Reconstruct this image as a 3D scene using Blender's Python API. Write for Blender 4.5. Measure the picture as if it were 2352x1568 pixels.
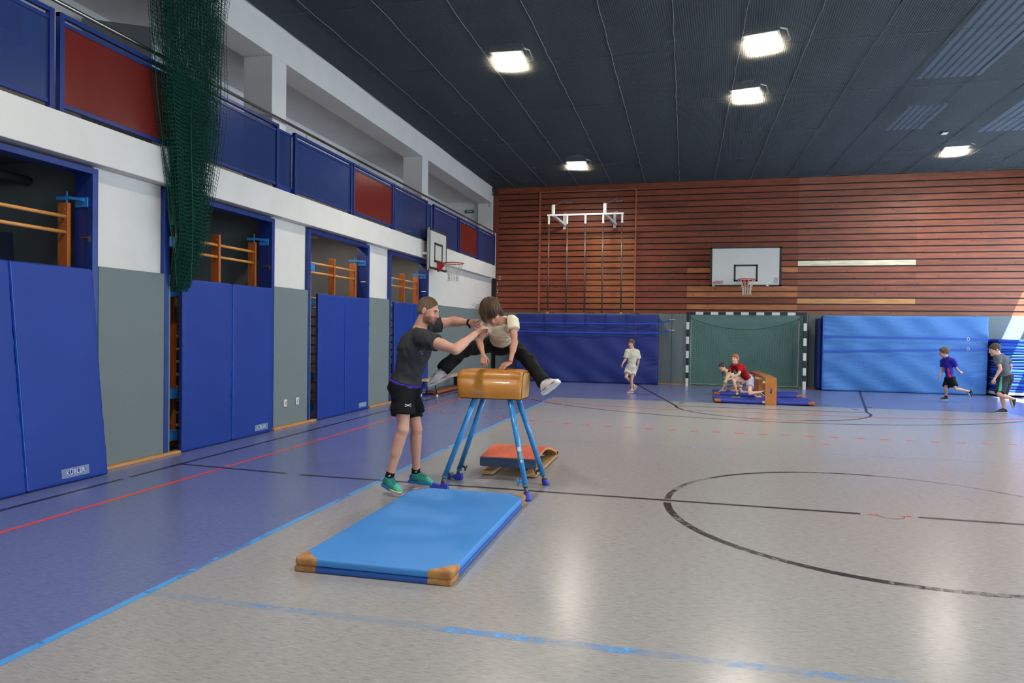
import bpy, bmesh, math, random
import numpy as np
from mathutils import Vector, Matrix
random.seed(7)
PI = math.pi
S = bpy.context.scene
COL = S.collection
for _o in list(bpy.data.objects):
    bpy.data.objects.remove(_o, do_unlink=True)

# ---------------------------------------------------------------- camera
def V(*a): return Vector(a)
yaw, pitch, roll = math.radians(13.70), math.radians(-0.847), math.radians(0.7665)
_f = V(-math.sin(yaw)*math.cos(pitch), math.cos(yaw)*math.cos(pitch), math.sin(pitch))
_r = V(math.cos(yaw), math.sin(yaw), 0)
_u = _r.cross(_f)
_r2 = math.cos(roll)*_r + math.sin(roll)*_u
_u2 = -math.sin(roll)*_r + math.cos(roll)*_u
cam = bpy.data.objects.new('camera', bpy.data.cameras.new('camera'))
COL.objects.link(cam)
cam.matrix_world = Matrix(((_r2.x, _u2.x, -_f.x, 5.78), (_r2.y, _u2.y, -_f.y, 0.0), (_r2.z, _u2.z, -_f.z, 1.48), (0, 0, 0, 1)))
cam.data.sensor_width = 36.0
cam.data.lens = 36.0*1629.5/2352.0
cam.data.clip_start = 0.05
cam.data.clip_end = 200
S.camera = cam
# ---------------------------------------------------------------- light
S.view_settings.view_transform = 'Standard'
S.view_settings.look = 'None'
S.view_settings.gamma = 1.0
S.view_settings.use_curve_mapping = False
S.view_settings.exposure = -0.12
S.cycles.use_adaptive_sampling = True
S.cycles.adaptive_threshold = 0.015
S.cycles.use_denoising = True
S.cycles.max_bounces = 7
S.cycles.diffuse_bounces = 5
S.cycles.glossy_bounces = 3
S.cycles.transparent_max_bounces = 16
S.cycles.sample_clamp_indirect = 6.0
S.cycles.caustics_reflective = False
S.cycles.caustics_refractive = False
W = bpy.data.worlds.new('world'); S.world = W
W.use_nodes = True
_bg = W.node_tree.nodes['Background']
_bg.inputs[0].default_value = (0.70, 0.87, 1.0, 1)
_bg.inputs[1].default_value = 5.8
sun_dir = V(-1.0, 0.8, -2.58)
sun = bpy.data.objects.new('sun', bpy.data.lights.new('sun', 'SUN'))
COL.objects.link(sun)
sun.data.energy = 45.0
sun.data.angle = 0.009
sun.data.color = (1.0, 0.95, 0.86)
sun.rotation_euler = sun_dir.to_track_quat('-Z', 'Y').to_euler()
LAMP_W = 190.0
LAMP_COL = (1.0, 0.93, 0.83)
# portals in the glazed openings of the right wall guide the daylight sampling
for (z0, z1) in ((1.0, 3.28), (3.4, 4.86)):
    pl = bpy.data.objects.new('window_portal', bpy.data.lights.new('window_portal', 'AREA'))
    pl.data.shape = 'RECTANGLE'; pl.data.size = 27.6; pl.data.size_y = z1-z0
    pl.data.cycles.is_portal = True
    pl.location = (15.05, 6.6, (z0+z1)/2)
    pl.rotation_euler = (PI/2, 0, PI/2)
    COL.objects.link(pl)

# ---------------------------------------------------------------- helpers
def srgb(h):
    if isinstance(h, str):
        h = h.lstrip('#'); c = [int(h[i:i+2], 16)/255 for i in (0, 2, 4)]
    else: c = h
    return tuple(x/12.92 if x <= 0.04045 else ((x+0.055)/1.055)**2.4 for x in c)

MATS = {}
def mat(name, col, rough=0.5, metal=0.0, var=0.0, vscale=8.0, vstretch=(1, 1, 1), bump=0.0, bscale=60.0, bstretch=(1, 1, 1),
        col2=None, spec=0.5, attr=False, emis=None, estr=0.0, coat=0.0, alpha=1.0, detail=3.0, sheen=0.0, sss=0.0):
    """Principled material with noise variation between col and col2 and a noise bump."""
    if name in MATS: return MATS[name]
    m = bpy.data.materials.new(name); m.use_nodes = True
    nt = m.node_tree; N = nt.nodes; L = nt.links
    p = N['Principled BSDF']
    c = srgb(col)
    p.inputs['Base Color'].default_value = (*c, 1)
    p.inputs['Roughness'].default_value = rough
    p.inputs['Metallic'].default_value = metal
    p.inputs['Specular IOR Level'].default_value = spec
    if coat: p.inputs['Coat Weight'].default_value = coat
    if sheen: p.inputs['Sheen Weight'].default_value = sheen
    if sss:
        p.inputs['Subsurface Weight'].default_value = sss
        p.inputs['Subsurface Radius'].default_value = (0.02, 0.008, 0.004)
        p.inputs['Subsurface Scale'].default_value = 0.4
    tc = N.new('ShaderNodeTexCoord')
    def noise(scale, stretch, det=3.0):
        mp = N.new('ShaderNodeMapping'); mp.inputs['Scale'].default_value = stretch
        L.new(tc.outputs['Object'], mp.inputs[0])
        n = N.new('ShaderNodeTexNoise'); n.inputs['Scale'].default_value = scale; n.inputs['Detail'].default_value = det
        L.new(mp.outputs[0], n.inputs['Vector'])
        return n
    base = None
    if attr:
        a = N.new('ShaderNodeAttribute'); a.attribute_name = 'Col'
        base = a.outputs['Color']
    if var or col2:
        n = noise(vscale, vstretch, detail)
        mx = N.new('ShaderNodeMix'); mx.data_type = 'RGBA'
        rr = N.new('ShaderNodeMapRange'); rr.inputs[1].default_value = 0.35; rr.inputs[2].default_value = 0.65
        L.new(n.outputs[0], rr.inputs[0]); L.new(rr.outputs[0], mx.inputs['Factor'])
        if col2:
            mx.inputs['A'].default_value = (*c, 1); mx.inputs['B'].default_value = (*srgb(col2), 1)
            if base: L.new(base, mx.inputs['A'])
        else:
            if base:
                ml = N.new('ShaderNodeMix'); ml.data_type = 'RGBA'; ml.blend_type = 'MULTIPLY'; ml.inputs['Factor'].default_value = 1
                L.new(base, ml.inputs['A']); ml.inputs['B'].default_value = (1-var, 1-var, 1-var, 1)
                L.new(base, mx.inputs['A']); L.new(ml.outputs['Result'], mx.inputs['B'])
            else:
                mx.inputs['A'].default_value = (*c, 1); mx.inputs['B'].default_value = (*[x*(1-var) for x in c], 1)
        base = mx.outputs['Result']
    if base: L.new(base, p.inputs['Base Color'])
    if bump:
        n = noise(bscale, bstretch, 3.0)
        b = N.new('ShaderNodeBump'); b.inputs['Strength'].default_value = bump; b.inputs['Distance'].default_value = 0.01
        L.new(n.outputs[0], b.inputs['Height']); L.new(b.outputs[0], p.inputs['Normal'])
    if emis:
        p.inputs['Emission Color'].default_value = (*srgb(emis), 1); p.inputs['Emission Strength'].default_value = estr
    if alpha < 1:
        p.inputs['Alpha'].default_value = alpha
    MATS[name] = m
    return m

class MB:
    def __init__(s): s.v = []; s.f = []; s.c = None
    def add(s, vs, fs):
        o = len(s.v); s.v += [tuple(v) for v in vs]; s.f += [tuple(i+o for i in f) for f in fs]
        return s
    def box(s, x0, x1, y0, y1, z0, z1, M=None):
        vs = [V(x, y, z) for x in (x0, x1) for y in (y0, y1) for z in (z0, z1)]
        if M is not None: vs = [M @ v for v in vs]
        return s.add(vs, [(0, 1, 3, 2), (4, 6, 7, 5), (0, 4, 5, 1), (2, 3, 7, 6), (0, 2, 6, 4), (1, 5, 7, 3)])
    def bar(s, a, b, w, t, up=V(0, 0, 1)):
        """box beam from a to b; w wide sideways, t along 'up'"""
        a = V(*a); b = V(*b); d = (b-a); L = d.length; d.normalize()
        side = d.cross(up)
        if side.length < 1e-4: side = d.cross(V(1, 0, 0))
        side.normalize(); u = side.cross(d)
        vs = []
        for e in (0, L):
            for sx, su in ((-1, -1), (1, -1), (1, 1), (-1, 1)):
                vs.append(a+d*e+side*(sx*w/2)+u*(su*t/2))
        return s.add(vs, [(3, 2, 1, 0), (4, 5, 6, 7), (0, 1, 5, 4), (1, 2, 6, 5), (2, 3, 7, 6), (3, 0, 4, 7)])
    def tube(s, pts, r, n=8, caps=True, closed=False):
        pts = [V(*p) for p in pts]; m = len(pts)
        rs = r if isinstance(r, (list, tuple)) else [r]*m
        prev = None; o = len(s.v)
        for i, p in enumerate(pts):
            if closed: d = pts[(i+1) % m]-pts[i-1]
            else: d = pts[min(i+1, m-1)]-pts[max(i-1, 0)]
            if d.length < 1e-9: d = V(0, 0, 1)
            d.normalize()
            if prev is None:
                a = V(0, 0, 1) if abs(d.z) < 0.9 else V(1, 0, 0)
                x = d.cross(a).normalized()
            else:
                x = prev-d*prev.dot(d)
                if x.length < 1e-6: x = d.cross(V(0, 0, 1))
                x.normalize()
            prev = x; y = d.cross(x)
            for k in range(n):
                t = 2*PI*k/n
                s.v.append(tuple(p+x*(rs[i]*math.cos(t))+y*(rs[i]*math.sin(t))))
        M_ = m if closed else m-1
        for i in range(M_):
            j = (i+1) % m
            for k in range(n):
                l = (k+1) % n
                s.f.append((o+i*n+k, o+i*n+l, o+j*n+l, o+j*n+k))
        if caps and not closed:
            s.f.append(tuple(o+k for k in reversed(range(n))))
            s.f.append(tuple(o+(m-1)*n+k for k in range(n)))
        return s
    def prism(s, poly, axis, a, b, M=None):
        """extrude 2-D polygon along axis ('x','y','z') between a and b"""
        def P(q, e):
            v = {'x': V(e, q[0], q[1]), 'y': V(q[0], e, q[1]), 'z': V(q[0], q[1], e)}[axis]
            return M @ v if M is not None else v
        n = len(poly)
        vs = [P(q, a) for q in poly]+[P(q, b) for q in poly]
        fs = [tuple(reversed(range(n))), tuple(range(n, 2*n))]+[(i, (i+1) % n, n+(i+1) % n, n+i) for i in range(n)]
        return s.add(vs, fs)
    def grid(s, P):
        """P[i][j] points"""
        n = len(P); m = len(P[0])
        return s.add([q for r in P for q in r], [(i*m+j, i*m+j+1, (i+1)*m+j+1, (i+1)*m+j) for i in range(n-1) for j in range(m-1)])
    def sphere(s, c, r, n=12, m=8, sc=(1, 1, 1)):
        P = [[V(c[0]+r*sc[0]*math.sin(PI*i/m)*math.cos(2*PI*j/n), c[1]+r*sc[1]*math.sin(PI*i/m)*math.sin(2*PI*j/n), c[2]+r*sc[2]*math.cos(PI*i/m)) for j in range(n+1)] for i in range(m+1)]
        return s.grid(P)
    def rbox(s, c, d, r, n=(8, 8, 4), M=None, disp=None, keep=None, off=0.0):
        """rounded box centred c, dims d, corner radius r, optional displacement"""
        hx, hy, hz = d[0]/2, d[1]/2, d[2]/2
        def lin(h, k):
            a = [-h, -h+r*.3, -h+r*.65, -h+r]; b = [h-r, h-r*.65, h-r*.3, h]
            mid = [-h+r+(2*h-2*r)*i/k for i in range(1, k)]
            return a+mid+b
        X, Y, Z = lin(hx, n[0]), lin(hy, n[1]), lin(hz, n[2])
        idx = {}
        vs = []; fs = []
        def vert(i, j, k):
            if (i, j, k) in idx: return idx[(i, j, k)]
            p = V(X[i], Y[j], Z[k])
            q = V(max(-hx+r, min(hx-r, p.x)), max(-hy+r, min(hy-r, p.y)), max(-hz+r, min(hz-r, p.z)))
            e = p-q
            if e.length > 1e-9: p = q+e.normalized()*(r+off)
            if disp: p = p+disp(p, e.normalized() if e.length > 1e-9 else V(0, 0, 0))
            p = p+V(*c)
            if M is not None: p = M @ p
            idx[(i, j, k)] = len(vs); vs.append(p); return idx[(i, j, k)]
        nx, ny, nz = len(X)-1, len(Y)-1, len(Z)-1
        def quad(a, b, c_, d_):
            if keep:
                m = [(X[q[0]], Y[q[1]], Z[q[2]]) for q in (a, b, c_, d_)]
                g = [sum(t[i] for t in m)/4 for i in range(3)]
                if not keep(V(*g)): return
            fs.append((vert(*a), vert(*b), vert(*c_), vert(*d_)))
        for i in range(nx):
            for j in range(ny):
                quad((i, j, 0), (i, j+1, 0), (i+1, j+1, 0), (i+1, j, 0)); quad((i, j, nz), (i+1, j, nz), (i+1, j+1, nz), (i, j+1, nz))
        for i in range(nx):
            for k in range(nz):
                quad((i, 0, k), (i+1, 0, k), (i+1, 0, k+1), (i, 0, k+1)); quad((i, ny, k), (i, ny, k+1), (i+1, ny, k+1), (i+1, ny, k))
        for j in range(ny):
            for k in range(nz):
                quad((0, j, k), (0, j, k+1), (0, j+1, k+1), (0, j+1, k)); quad((nx, j, k), (nx, j+1, k), (nx, j+1, k+1), (nx, j, k+1))
        return s.add(vs, fs)
    def build(s, name, m, parent=None, smooth=False, bevel=0.0, solid=0.0):
        me = bpy.data.meshes.new(name)
        me.from_pydata(s.v, [], s.f)
        me.materials.append(m)
        if s.c is not None:
            a = me.color_attributes.new('Col', 'FLOAT_COLOR', 'POINT')
            a.data.foreach_set('color', np.array(s.c, dtype=np.float32).ravel())
        o = bpy.data.objects.new(name, me); COL.objects.link(o)
        if smooth: me.shade_smooth()
        if bevel:
            b = o.modifiers.new('b', 'BEVEL'); b.width = bevel; b.segments = 2; b.limit_method = 'ANGLE'
        if parent is not None:
            o.parent = parent
            o.matrix_parent_inverse = parent_inv(parent)
        return o

def world_of(o):
    M = Matrix.LocRotScale(o.location, o.rotation_euler, o.scale)
    if o.parent is not None: M = world_of(o.parent) @ o.matrix_parent_inverse @ M
    return M
def parent_inv(p): return world_of(p).inverted()

def tag(o, label=None, cat=None, group=None, kind=None):
    if label: o['label'] = label
    if cat: o['category'] = cat
    if group: o['group'] = group
    if kind: o['kind'] = kind
    return o
def thing(name, label, cat, loc=(0, 0, 0), group=None, kind=None):
    o = bpy.data.objects.new(name, None); COL.objects.link(o)
    o.empty_display_size = 0.1
    o.location = loc
    return tag(o, label, cat, group, kind)
def copy_tree(o, loc, label=None):
    def kids(p): return [c for c in bpy.data.objects if c.parent == p]
    def rec(src, par):
        c = src.copy(); COL.objects.link(c)
        if par is not None:
            c.parent = par; c.matrix_parent_inverse = src.matrix_parent_inverse.copy()
        for k in kids(src): rec(k, c)
        return c
    r = rec(o, None); r.location = loc
    if label: r['label'] = label
    return r
def text(body, name, m, size, M, parent, extrude=0.0005, shear=0.0, offset=0.0, spacing=1.0):
    cu = bpy.data.curves.new(name, 'FONT'); cu.body = body; cu.size = size; cu.extrude = extrude
    cu.shear = shear; cu.offset = offset; cu.align_x = 'CENTER'; cu.align_y = 'CENTER'; cu.space_character = spacing
    cu.materials.append(m)
    t_ = bpy.data.objects.new(name, cu); COL.objects.link(t_)
    bpy.context.view_layer.update()
    me = bpy.data.meshes.new_from_object(t_.evaluated_get(bpy.context.evaluated_depsgraph_get()))
    bpy.data.objects.remove(t_, do_unlink=True)
    me.transform(M)
    o = bpy.data.objects.new(name, me); COL.objects.link(o)
    o.parent = parent; o.matrix_parent_inverse = parent_inv(parent)
    return o

# ---------------------------------------------------------------- implicit bodies
A3 = lambda v: np.array(v, dtype=np.float32)
def nrm(v):
    v = np.array(v, dtype=float); return v/max(np.linalg.norm(v), 1e-9)
def cone(a, b, ra, rb, k=0.02, flat=None, f=1.0, ends=False, sub=False):
    """round tapered limb from a to b; flat=(dir) squeezed by factor f along it; ends=True gives cut ends"""
    return dict(t='c', a=A3(a), b=A3(b), ra=ra, rb=rb, k=k, flat=None if flat is None else nrm(flat), f=f, ends=ends, sub=sub)
def ell(c, r, ax=None, k=0.02, sub=False):
    ax = np.eye(3) if ax is None else np.array([nrm(x) for x in ax])
    return dict(t='e', c=A3(c), r=A3(r), ax=ax.astype(np.float32), k=k, sub=sub)
def cut(p, n, lim=None):
    """removes everything on the side n points to (optionally only within lim of p)"""
    return dict(t='p', p=A3(p), n=A3(nrm(n)), lim=lim)
def pdist(q, P):
    if q['t'] == 'c':
        d = P-q['a']; ba = q['b']-q['a']
        if q['flat'] is not None:
            w = q['flat'].astype(np.float32); s = 1.0/q['f']-1.0
            d = d+np.outer(d@w, w)*s if d.ndim == 2 else d+(d@w)[..., None]*w*s
            ba = ba+w*(ba@w)*s
        L2 = float(ba@ba)+1e-12
        t = (d@ba)/L2; tc = np.clip(t, 0, 1)
        dist = np.linalg.norm(d-tc[..., None]*ba, axis=-1)-(q['ra']+(q['rb']-q['ra'])*tc)
        if q['ends']:
            L = math.sqrt(L2)
            dist = np.maximum(np.linalg.norm(d-t[..., None]*ba, axis=-1)-(q['ra']+(q['rb']-q['ra'])*tc), np.maximum(-t*L, (t-1)*L))
        if q['flat'] is not None: dist = dist*(0.5+0.5*q['f'])
        return dist
    if q['t'] == 'e':
        l = (P-q['c'])@q['ax'].T
        k0 = np.linalg.norm(l/q['r'], axis=-1); k1 = np.linalg.norm(l/(q['r']**2), axis=-1)+1e-9
        return k0*(k0-1)/k1
    return (P-q['p'])@q['n']
def pbox(q):
    if q['t'] == 'c':
        r = max(q['ra'], q['rb'])
        return np.minimum(q['a'], q['b'])-r, np.maximum(q['a'], q['b'])+r
    r = float(max(q['r'])); return q['c']-r, q['c']+r
def sdf_mesh(prims, h):
    solid = [q for q in prims if q['t'] != 'p' and not q['sub']]
    lo = np.min([pbox(q)[0] for q in solid], 0)-3*h-0.01; hi = np.max([pbox(q)[1] for q in solid], 0)+3*h+0.01
    n = np.ceil((hi-lo)/h).astype(int)+1
    F = np.full(n, 0.5, np.float32)
    xs = [(lo[i]+h*np.arange(n[i])).astype(np.float32) for i in range(3)]
    for q in [p for p in prims if p['t'] != 'p']:
        k = q['k']; b0, b1 = pbox(q); pad = k+3*h
        i0 = np.maximum(((b0-pad-lo)/h).astype(int), 0); i1 = np.minimum(((b1+pad-lo)/h).astype(int)+2, n)
        if (i1 <= i0).any(): continue
        sl = tuple(slice(a, b) for a, b in zip(i0, i1))
        G = np.stack(np.meshgrid(*[xs[i][sl[i]] for i in range(3)], indexing='ij'), -1)
        d = pdist(q, G); f = F[sl]
        if q['sub']:
            d = -d; hh = np.clip(0.5-0.5*(d-f)/k, 0, 1) if k > 0 else 0
            F[sl] = f*hh+d*(1-hh)+k*hh*(1-hh) if k > 0 else np.maximum(f, d)
        else:
            hh = np.clip(0.5+0.5*(d-f)/k, 0, 1)
            F[sl] = d*(1-hh)+f*hh-k*hh*(1-hh)
    for q in [p for p in prims if p['t'] == 'p']:
        G = (xs[0][:, None, None]-q['p'][0])*q['n'][0]+(xs[1][None, :, None]-q['p'][1])*q['n'][1]+(xs[2][None, None, :]-q['p'][2])*q['n'][2]
        if q['lim']:
            R = np.sqrt((xs[0][:, None, None]-q['p'][0])**2+(xs[1][None, :, None]-q['p'][1])**2+(xs[2][None, None, :]-q['p'][2])**2)
            G = np.minimum(G, q['lim']-R)
        F = np.maximum(F, G.astype(np.float32))
    # naive surface nets
    ins = F < 0
    dims = np.array(n)-1
    cs = []; ws = []; quads = []
    st = np.array([dims[1]*dims[2], dims[2], 1])
    for ax in range(3):
        a = [slice(None)]*3; b = [slice(None)]*3; a[ax] = slice(0, -1); b[ax] = slice(1, None)
        e = np.argwhere(ins[tuple(a)] != ins[tuple(b)])
        u, v = [i for i in range(3) if i != ax]
        ok = (e[:, u] > 0) & (e[:, v] > 0) & (e[:, u] < dims[u]) & (e[:, v] < dims[v])
        e = e[ok]
        e2 = e.copy(); e2[:, ax] += 1
        fa = F[tuple(e.T)]; fb = F[tuple(e2.T)]
        t = fa/(fa-fb)
        P = e.astype(np.float64); P[:, ax] += t
        cells = []
        for du, dv in ((0, 0), (-1, 0), (-1, -1), (0, -1)):
            c = e.copy(); c[:, u] += du; c[:, v] += dv
            idx = c@st; cells.append(idx); cs.append(idx); ws.append(P)
        Q = np.stack(cells, 1)
        flip = (fa < 0) ^ (ax == 1)
        Q[~flip] = Q[~flip][:, ::-1]
        quads.append(Q)
    cs = np.concatenate(cs); ws = np.concatenate(ws); quads = np.concatenate(quads)
    uq, inv = np.unique(cs, return_inverse=True)
    cnt = np.bincount(inv)
    vs = np.stack([np.bincount(inv, ws[:, i])/cnt for i in range(3)], 1)
    quads = np.searchsorted(uq, quads)
    return lo+vs*h, quads
def folds(P, N, amp, wl, seed):
    """gentle cloth folds: displacement along the normals"""
    rs = np.random.RandomState(seed); d = np.zeros(len(P))
    for i in range(5):
        k = rs.normal(size=3); k /= np.linalg.norm(k); k2 = rs.normal(size=3)
        d += np.sin(P@k*2*PI/(wl*(0.7+0.8*rs.rand()))+rs.rand()*6+1.8*np.sin(P@k2*2*PI/(wl*3)+rs.rand()*6))
    return P+N*(amp*d/2.2)[:, None]
def implicit(name, prims, h, m, parent, paint=None, base=None, fold=None, disp=None):
    P, Q = sdf_mesh(prims, h)
    me = bpy.data.meshes.new(name)
    me.vertices.add(len(P)); me.vertices.foreach_set('co', P.astype(np.float32).ravel())
    me.loops.add(Q.size); me.loops.foreach_set('vertex_index', Q.astype(np.int32).ravel())
    me.polygons.add(len(Q)); me.polygons.foreach_set('loop_start', np.arange(0, Q.size, 4, dtype=np.int32))
    me.update(calc_edges=True); me.validate()
    T = P[Q]; vol = np.einsum('ij,ij->i', T[:, 0], np.cross(T[:, 1], T[:, 2])).sum()+np.einsum('ij,ij->i', T[:, 0], np.cross(T[:, 2], T[:, 3])).sum()
    if vol < 0: me.flip_normals()
    # one round of smoothing
    E = np.empty(len(me.edges)*2, np.int32); me.edges.foreach_get('vertices', E); E = E.reshape(-1, 2)
    P = P.astype(np.float64)
    cn = np.bincount(E.ravel(), minlength=len(P)).astype(float)[:, None]; cn[cn == 0] = 1
    for _ in range(2):
        s = np.stack([np.bincount(E[:, 0], P[E[:, 1], i], len(P))+np.bincount(E[:, 1], P[E[:, 0], i], len(P)) for i in range(3)], 1)/cn
        P = P*0.5+s*0.5
    if fold:
        me.vertices.foreach_set('co', P.astype(np.float32).ravel()); me.update()
        N = np.empty(len(P)*3, np.float32); me.vertices.foreach_get('normal', N)
        P = folds(P, N.reshape(-1, 3), *fold)
    if disp: P = disp(P)
    me.vertices.foreach_set('co', P.astype(np.float32).ravel()); me.update()
    me.shade_smooth()
    me.materials.append(m)
    if base is not None:
        C = np.tile(np.array([*srgb(base), 1.0]), (len(P), 1))
        for q in (paint or []):
            prim, col, soft = q[:3]
            w = np.clip(1-pdist(prim, P.astype(np.float32))/soft, 0, 1)[:, None]
            if len(q) > 3: w = w*q[3]
            C[:, :3] = C[:, :3]*(1-w)+np.array(srgb(col))*w
        a = me.color_attributes.new('Col', 'FLOAT_COLOR', 'POINT')
        a.data.foreach_set('color', C.astype(np.float32).ravel())
    o = bpy.data.objects.new(name, me); COL.objects.link(o)
    if parent is not None:
        o.parent = parent; o.matrix_parent_inverse = parent_inv(parent)
    return o

def lerp(a, b, t): return np.array(a, float)*(1-t)+np.array(b, float)*t
def frame(f, u):
    f = nrm(f); r = nrm(np.cross(f, u)); return r, f, np.cross(r, f)

def head_prims(c, f, u, s, neck_to):
    r, f, u = frame(f, u); c = np.array(c, float)
    L = lambda x, y, z: c+(r*x+f*y+u*z)*s
    ax = (r, f, u); P = []
    E = lambda p, rr, k=0.012, sub=False: P.append(ell(L(*p), [x*s for x in rr], ax, k*s, sub))
    C = lambda a, b, ra, rb, k=0.008: P.append(cone(L(*a), L(*b), ra*s, rb*s, k*s))
    E((0, -.015, .035), (.074, .094, .083)); E((0, .03, -.025), (.062, .066, .085), .02)
    E((0, .046, -.078), (.046, .044, .034), .02); E((0, .076, -.098), (.020, .018, .016), .016)
    for e in (-1, 1):
        E((e*.036, .062, -.034), (.026, .024, .026), .016)
        E((e*.030, .098, .004), (.016, .012, .0095), .008, True)
        E((e*.077, -.008, -.008), (.009, .019, .031), .006)
        E((e*.086, -.004, -.006), (.005, .010, .018), .004, True)
        E((e*.012, .103, -.034), (.009, .009, .007), .006)
    C((-.036, .085, .024), (.036, .085, .024), .010, .010, .010)
    C((0, .090, .016), (0, .109, -.026), .0075, .0115, .010)
    C((-.015, .094, -.058), (.015, .094, -.058), .0045, .0045, .006); C((-.012, .092, -.067), (.012, .092, -.067), .005, .005, .006)
    P.append(cone(L(0, -.018, -.06), neck_to, .055*s, .060*s, .03*s))
    return P, L, ax
def face_paint(L, s, lips='B87068', brow='5A4030', cheek='D98E78', stubble=None, nose=True):
    B = lambda a, b, r: cone(L(*a), L(*b), r*s, r*s)
    q = [(B((-.03, .07, -.035), (-.05, .05, -.03), .018), cheek, .02*s, .5), (B((.03, .07, -.035), (.05, .05, -.03), .018), cheek, .02*s, .5),
         (B((0, .115, -.02), (0, .118, -.028), .012), cheek, .012*s, .6)]
    if stubble:
        q += [(cone(L(-.05, .03, -.085), L(0, .085, -.095), .03*s, .028*s), stubble, .012*s, .75), (cone(L(.05, .03, -.085), L(0, .085, -.095), .03*s, .028*s), stubble, .012*s, .75),
              (B((-.02, .1, -.047), (.02, .1, -.047), .008), stubble, .008*s, .7)]
    q += [(B((-.016, .1, -.059), (.016, .1, -.059), .006), lips, .004*s), (B((-.013, .098, -.069), (.013, .098, -.069), .006), lips, .004*s)]
    for e in (-1, 1):
        q += [(B((e*.018, .1, .021), (e*.042, .09, .022), .0045), brow, .004*s), (B((e*.022, .098, .003), (e*.04, .09, .003), .005), '6E4A3C', .006*s, .5)]
    return q
def eyes(L, s, parent, iris='3A2A20'):
    for e in (-1, 1):
        m = MB(); m.sphere(L(e*.030, .0765, .003), .0108*s, 10, 8)
        o = m.build('eye', mat('eye_white', '9C9088', .35), parent, smooth=True)
        m = MB(); m.sphere(L(e*.030, .0838, .002), .0066*s, 8, 6); m.build('iris', mat('iris_'+iris, iris, .2), o, smooth=True)

def hand_prims(w, d, n, side, s, curl=(.5, .5, .5, .5), thumb=.5, spread=.06, base_dir=None):
    """w wrist, d hand direction, n palm normal (palm side), side=+1/-1 thumb side along cross(d,n)"""
    d = nrm(d); n = nrm(np.array(n, float)-d*np.dot(n, d)); sx = np.cross(d, n)*side; w = np.array(w, float)
    P = []
    L = [.074, .082, .077, .060]; off = [.030, .010, -.011, -.031]; kn = [.085, .089, .085, .077]
    for i in range(4):
        k0 = w+(d*kn[i]+sx*off[i])*s
        P.append(cone(w+(d*.01+sx*off[i]*.6)*s, k0, .0155*s, .0125*s, .010*s))
        a = 0.15; p = k0; dd = nrm(d+sx*spread*(1.5-i))
        for j, fr in enumerate((.45, .30, .25)):
            a += curl[i]*(1.0 if j else .8)
            v = dd*math.cos(a)+n*math.sin(a)
            q = p+v*L[i]*fr*s
            P.append(cone(p, q, (.0095-.0012*j)*s, (.0088-.0014*j)*s, .004*s)); p = q
    t0 = w+(d*.025+sx*.026)*s; t1 = t0+nrm(d*.65+sx*.75+n*.35*thumb)*.038*s; t2 = t1+nrm(d*.9+sx*.25*(1-thumb)+n*.7*thumb)*.030*s; t3 = t2+nrm(d+n*.9*thumb)*.022*s
    P += [cone(w+d*.012*s+sx*.01*s, t0, .017*s, .016*s, .01*s), cone(t0, t1, .0145*s, .0115*s, .008*s), cone(t1, t2, .011*s, .010*s, .004*s), cone(t2, t3, .010*s, .0075*s, .004*s)]
    return P

def shoe(parent, ank, f, u, s, up_m, sole_m, paint=None, base=None, h=.006, lace_m=None, tip=None, collar=.035):
    r, f, u = frame(f, u); a = np.array(ank, float)
    L = lambda x, y, z: a+(r*x+f*y+u*z)*s
    P = [cone(L(0, -.028, -.045), L(0, .06, -.05), .036*s, .038*s, .03*s), cone(L(0, .06, -.055), L(0, .155, -.066), .042*s, .033*s, .03*s, flat=u, f=.8),
         cone(L(0, -.012, -.02), L(0, -.008, .008), .034*s, .036*s, .02*s), cone(L(0, .0, -.006), L(0, .11, -.046), .036*s, .027*s, .03*s), cut(L(0, 0, -.083), -u), cut(L(0, 0, .012), nrm(u-f*.45))]
    o = implicit('shoe', P, h, up_m, parent, paint=[(q(L), c, .006, 1) for q, c in (paint or [])] if base else None, base=base)
    sc = [cone(L(0, -.034, -.075), L(0, .06, -.075), .043*s, .042*s, .02*s), cone(L(0, .06, -.075), L(0, .158, -.073), .047*s, .036*s, .02*s), cut(L(0, 0, -.092), -u), cut(L(0, 0, -.066), u)]
    so = implicit('sole', sc, h, sole_m, o, base=base and 'FFFFFF')
    if lace_m:
        for i in range(5):
            y = .030+i*.018; z = .036-(y/.11)*.044
            m = MB(); m.tube([L(-.028, y-.004, z-.020), L(-.014, y, z-.002), L(0, y+.002, z+.003), L(.014, y+.004, z-.002), L(.028, y+.008, z-.020)], .0026*s, 5)
            m.build('lace', lace_m, o, smooth=True)
    return o

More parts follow.
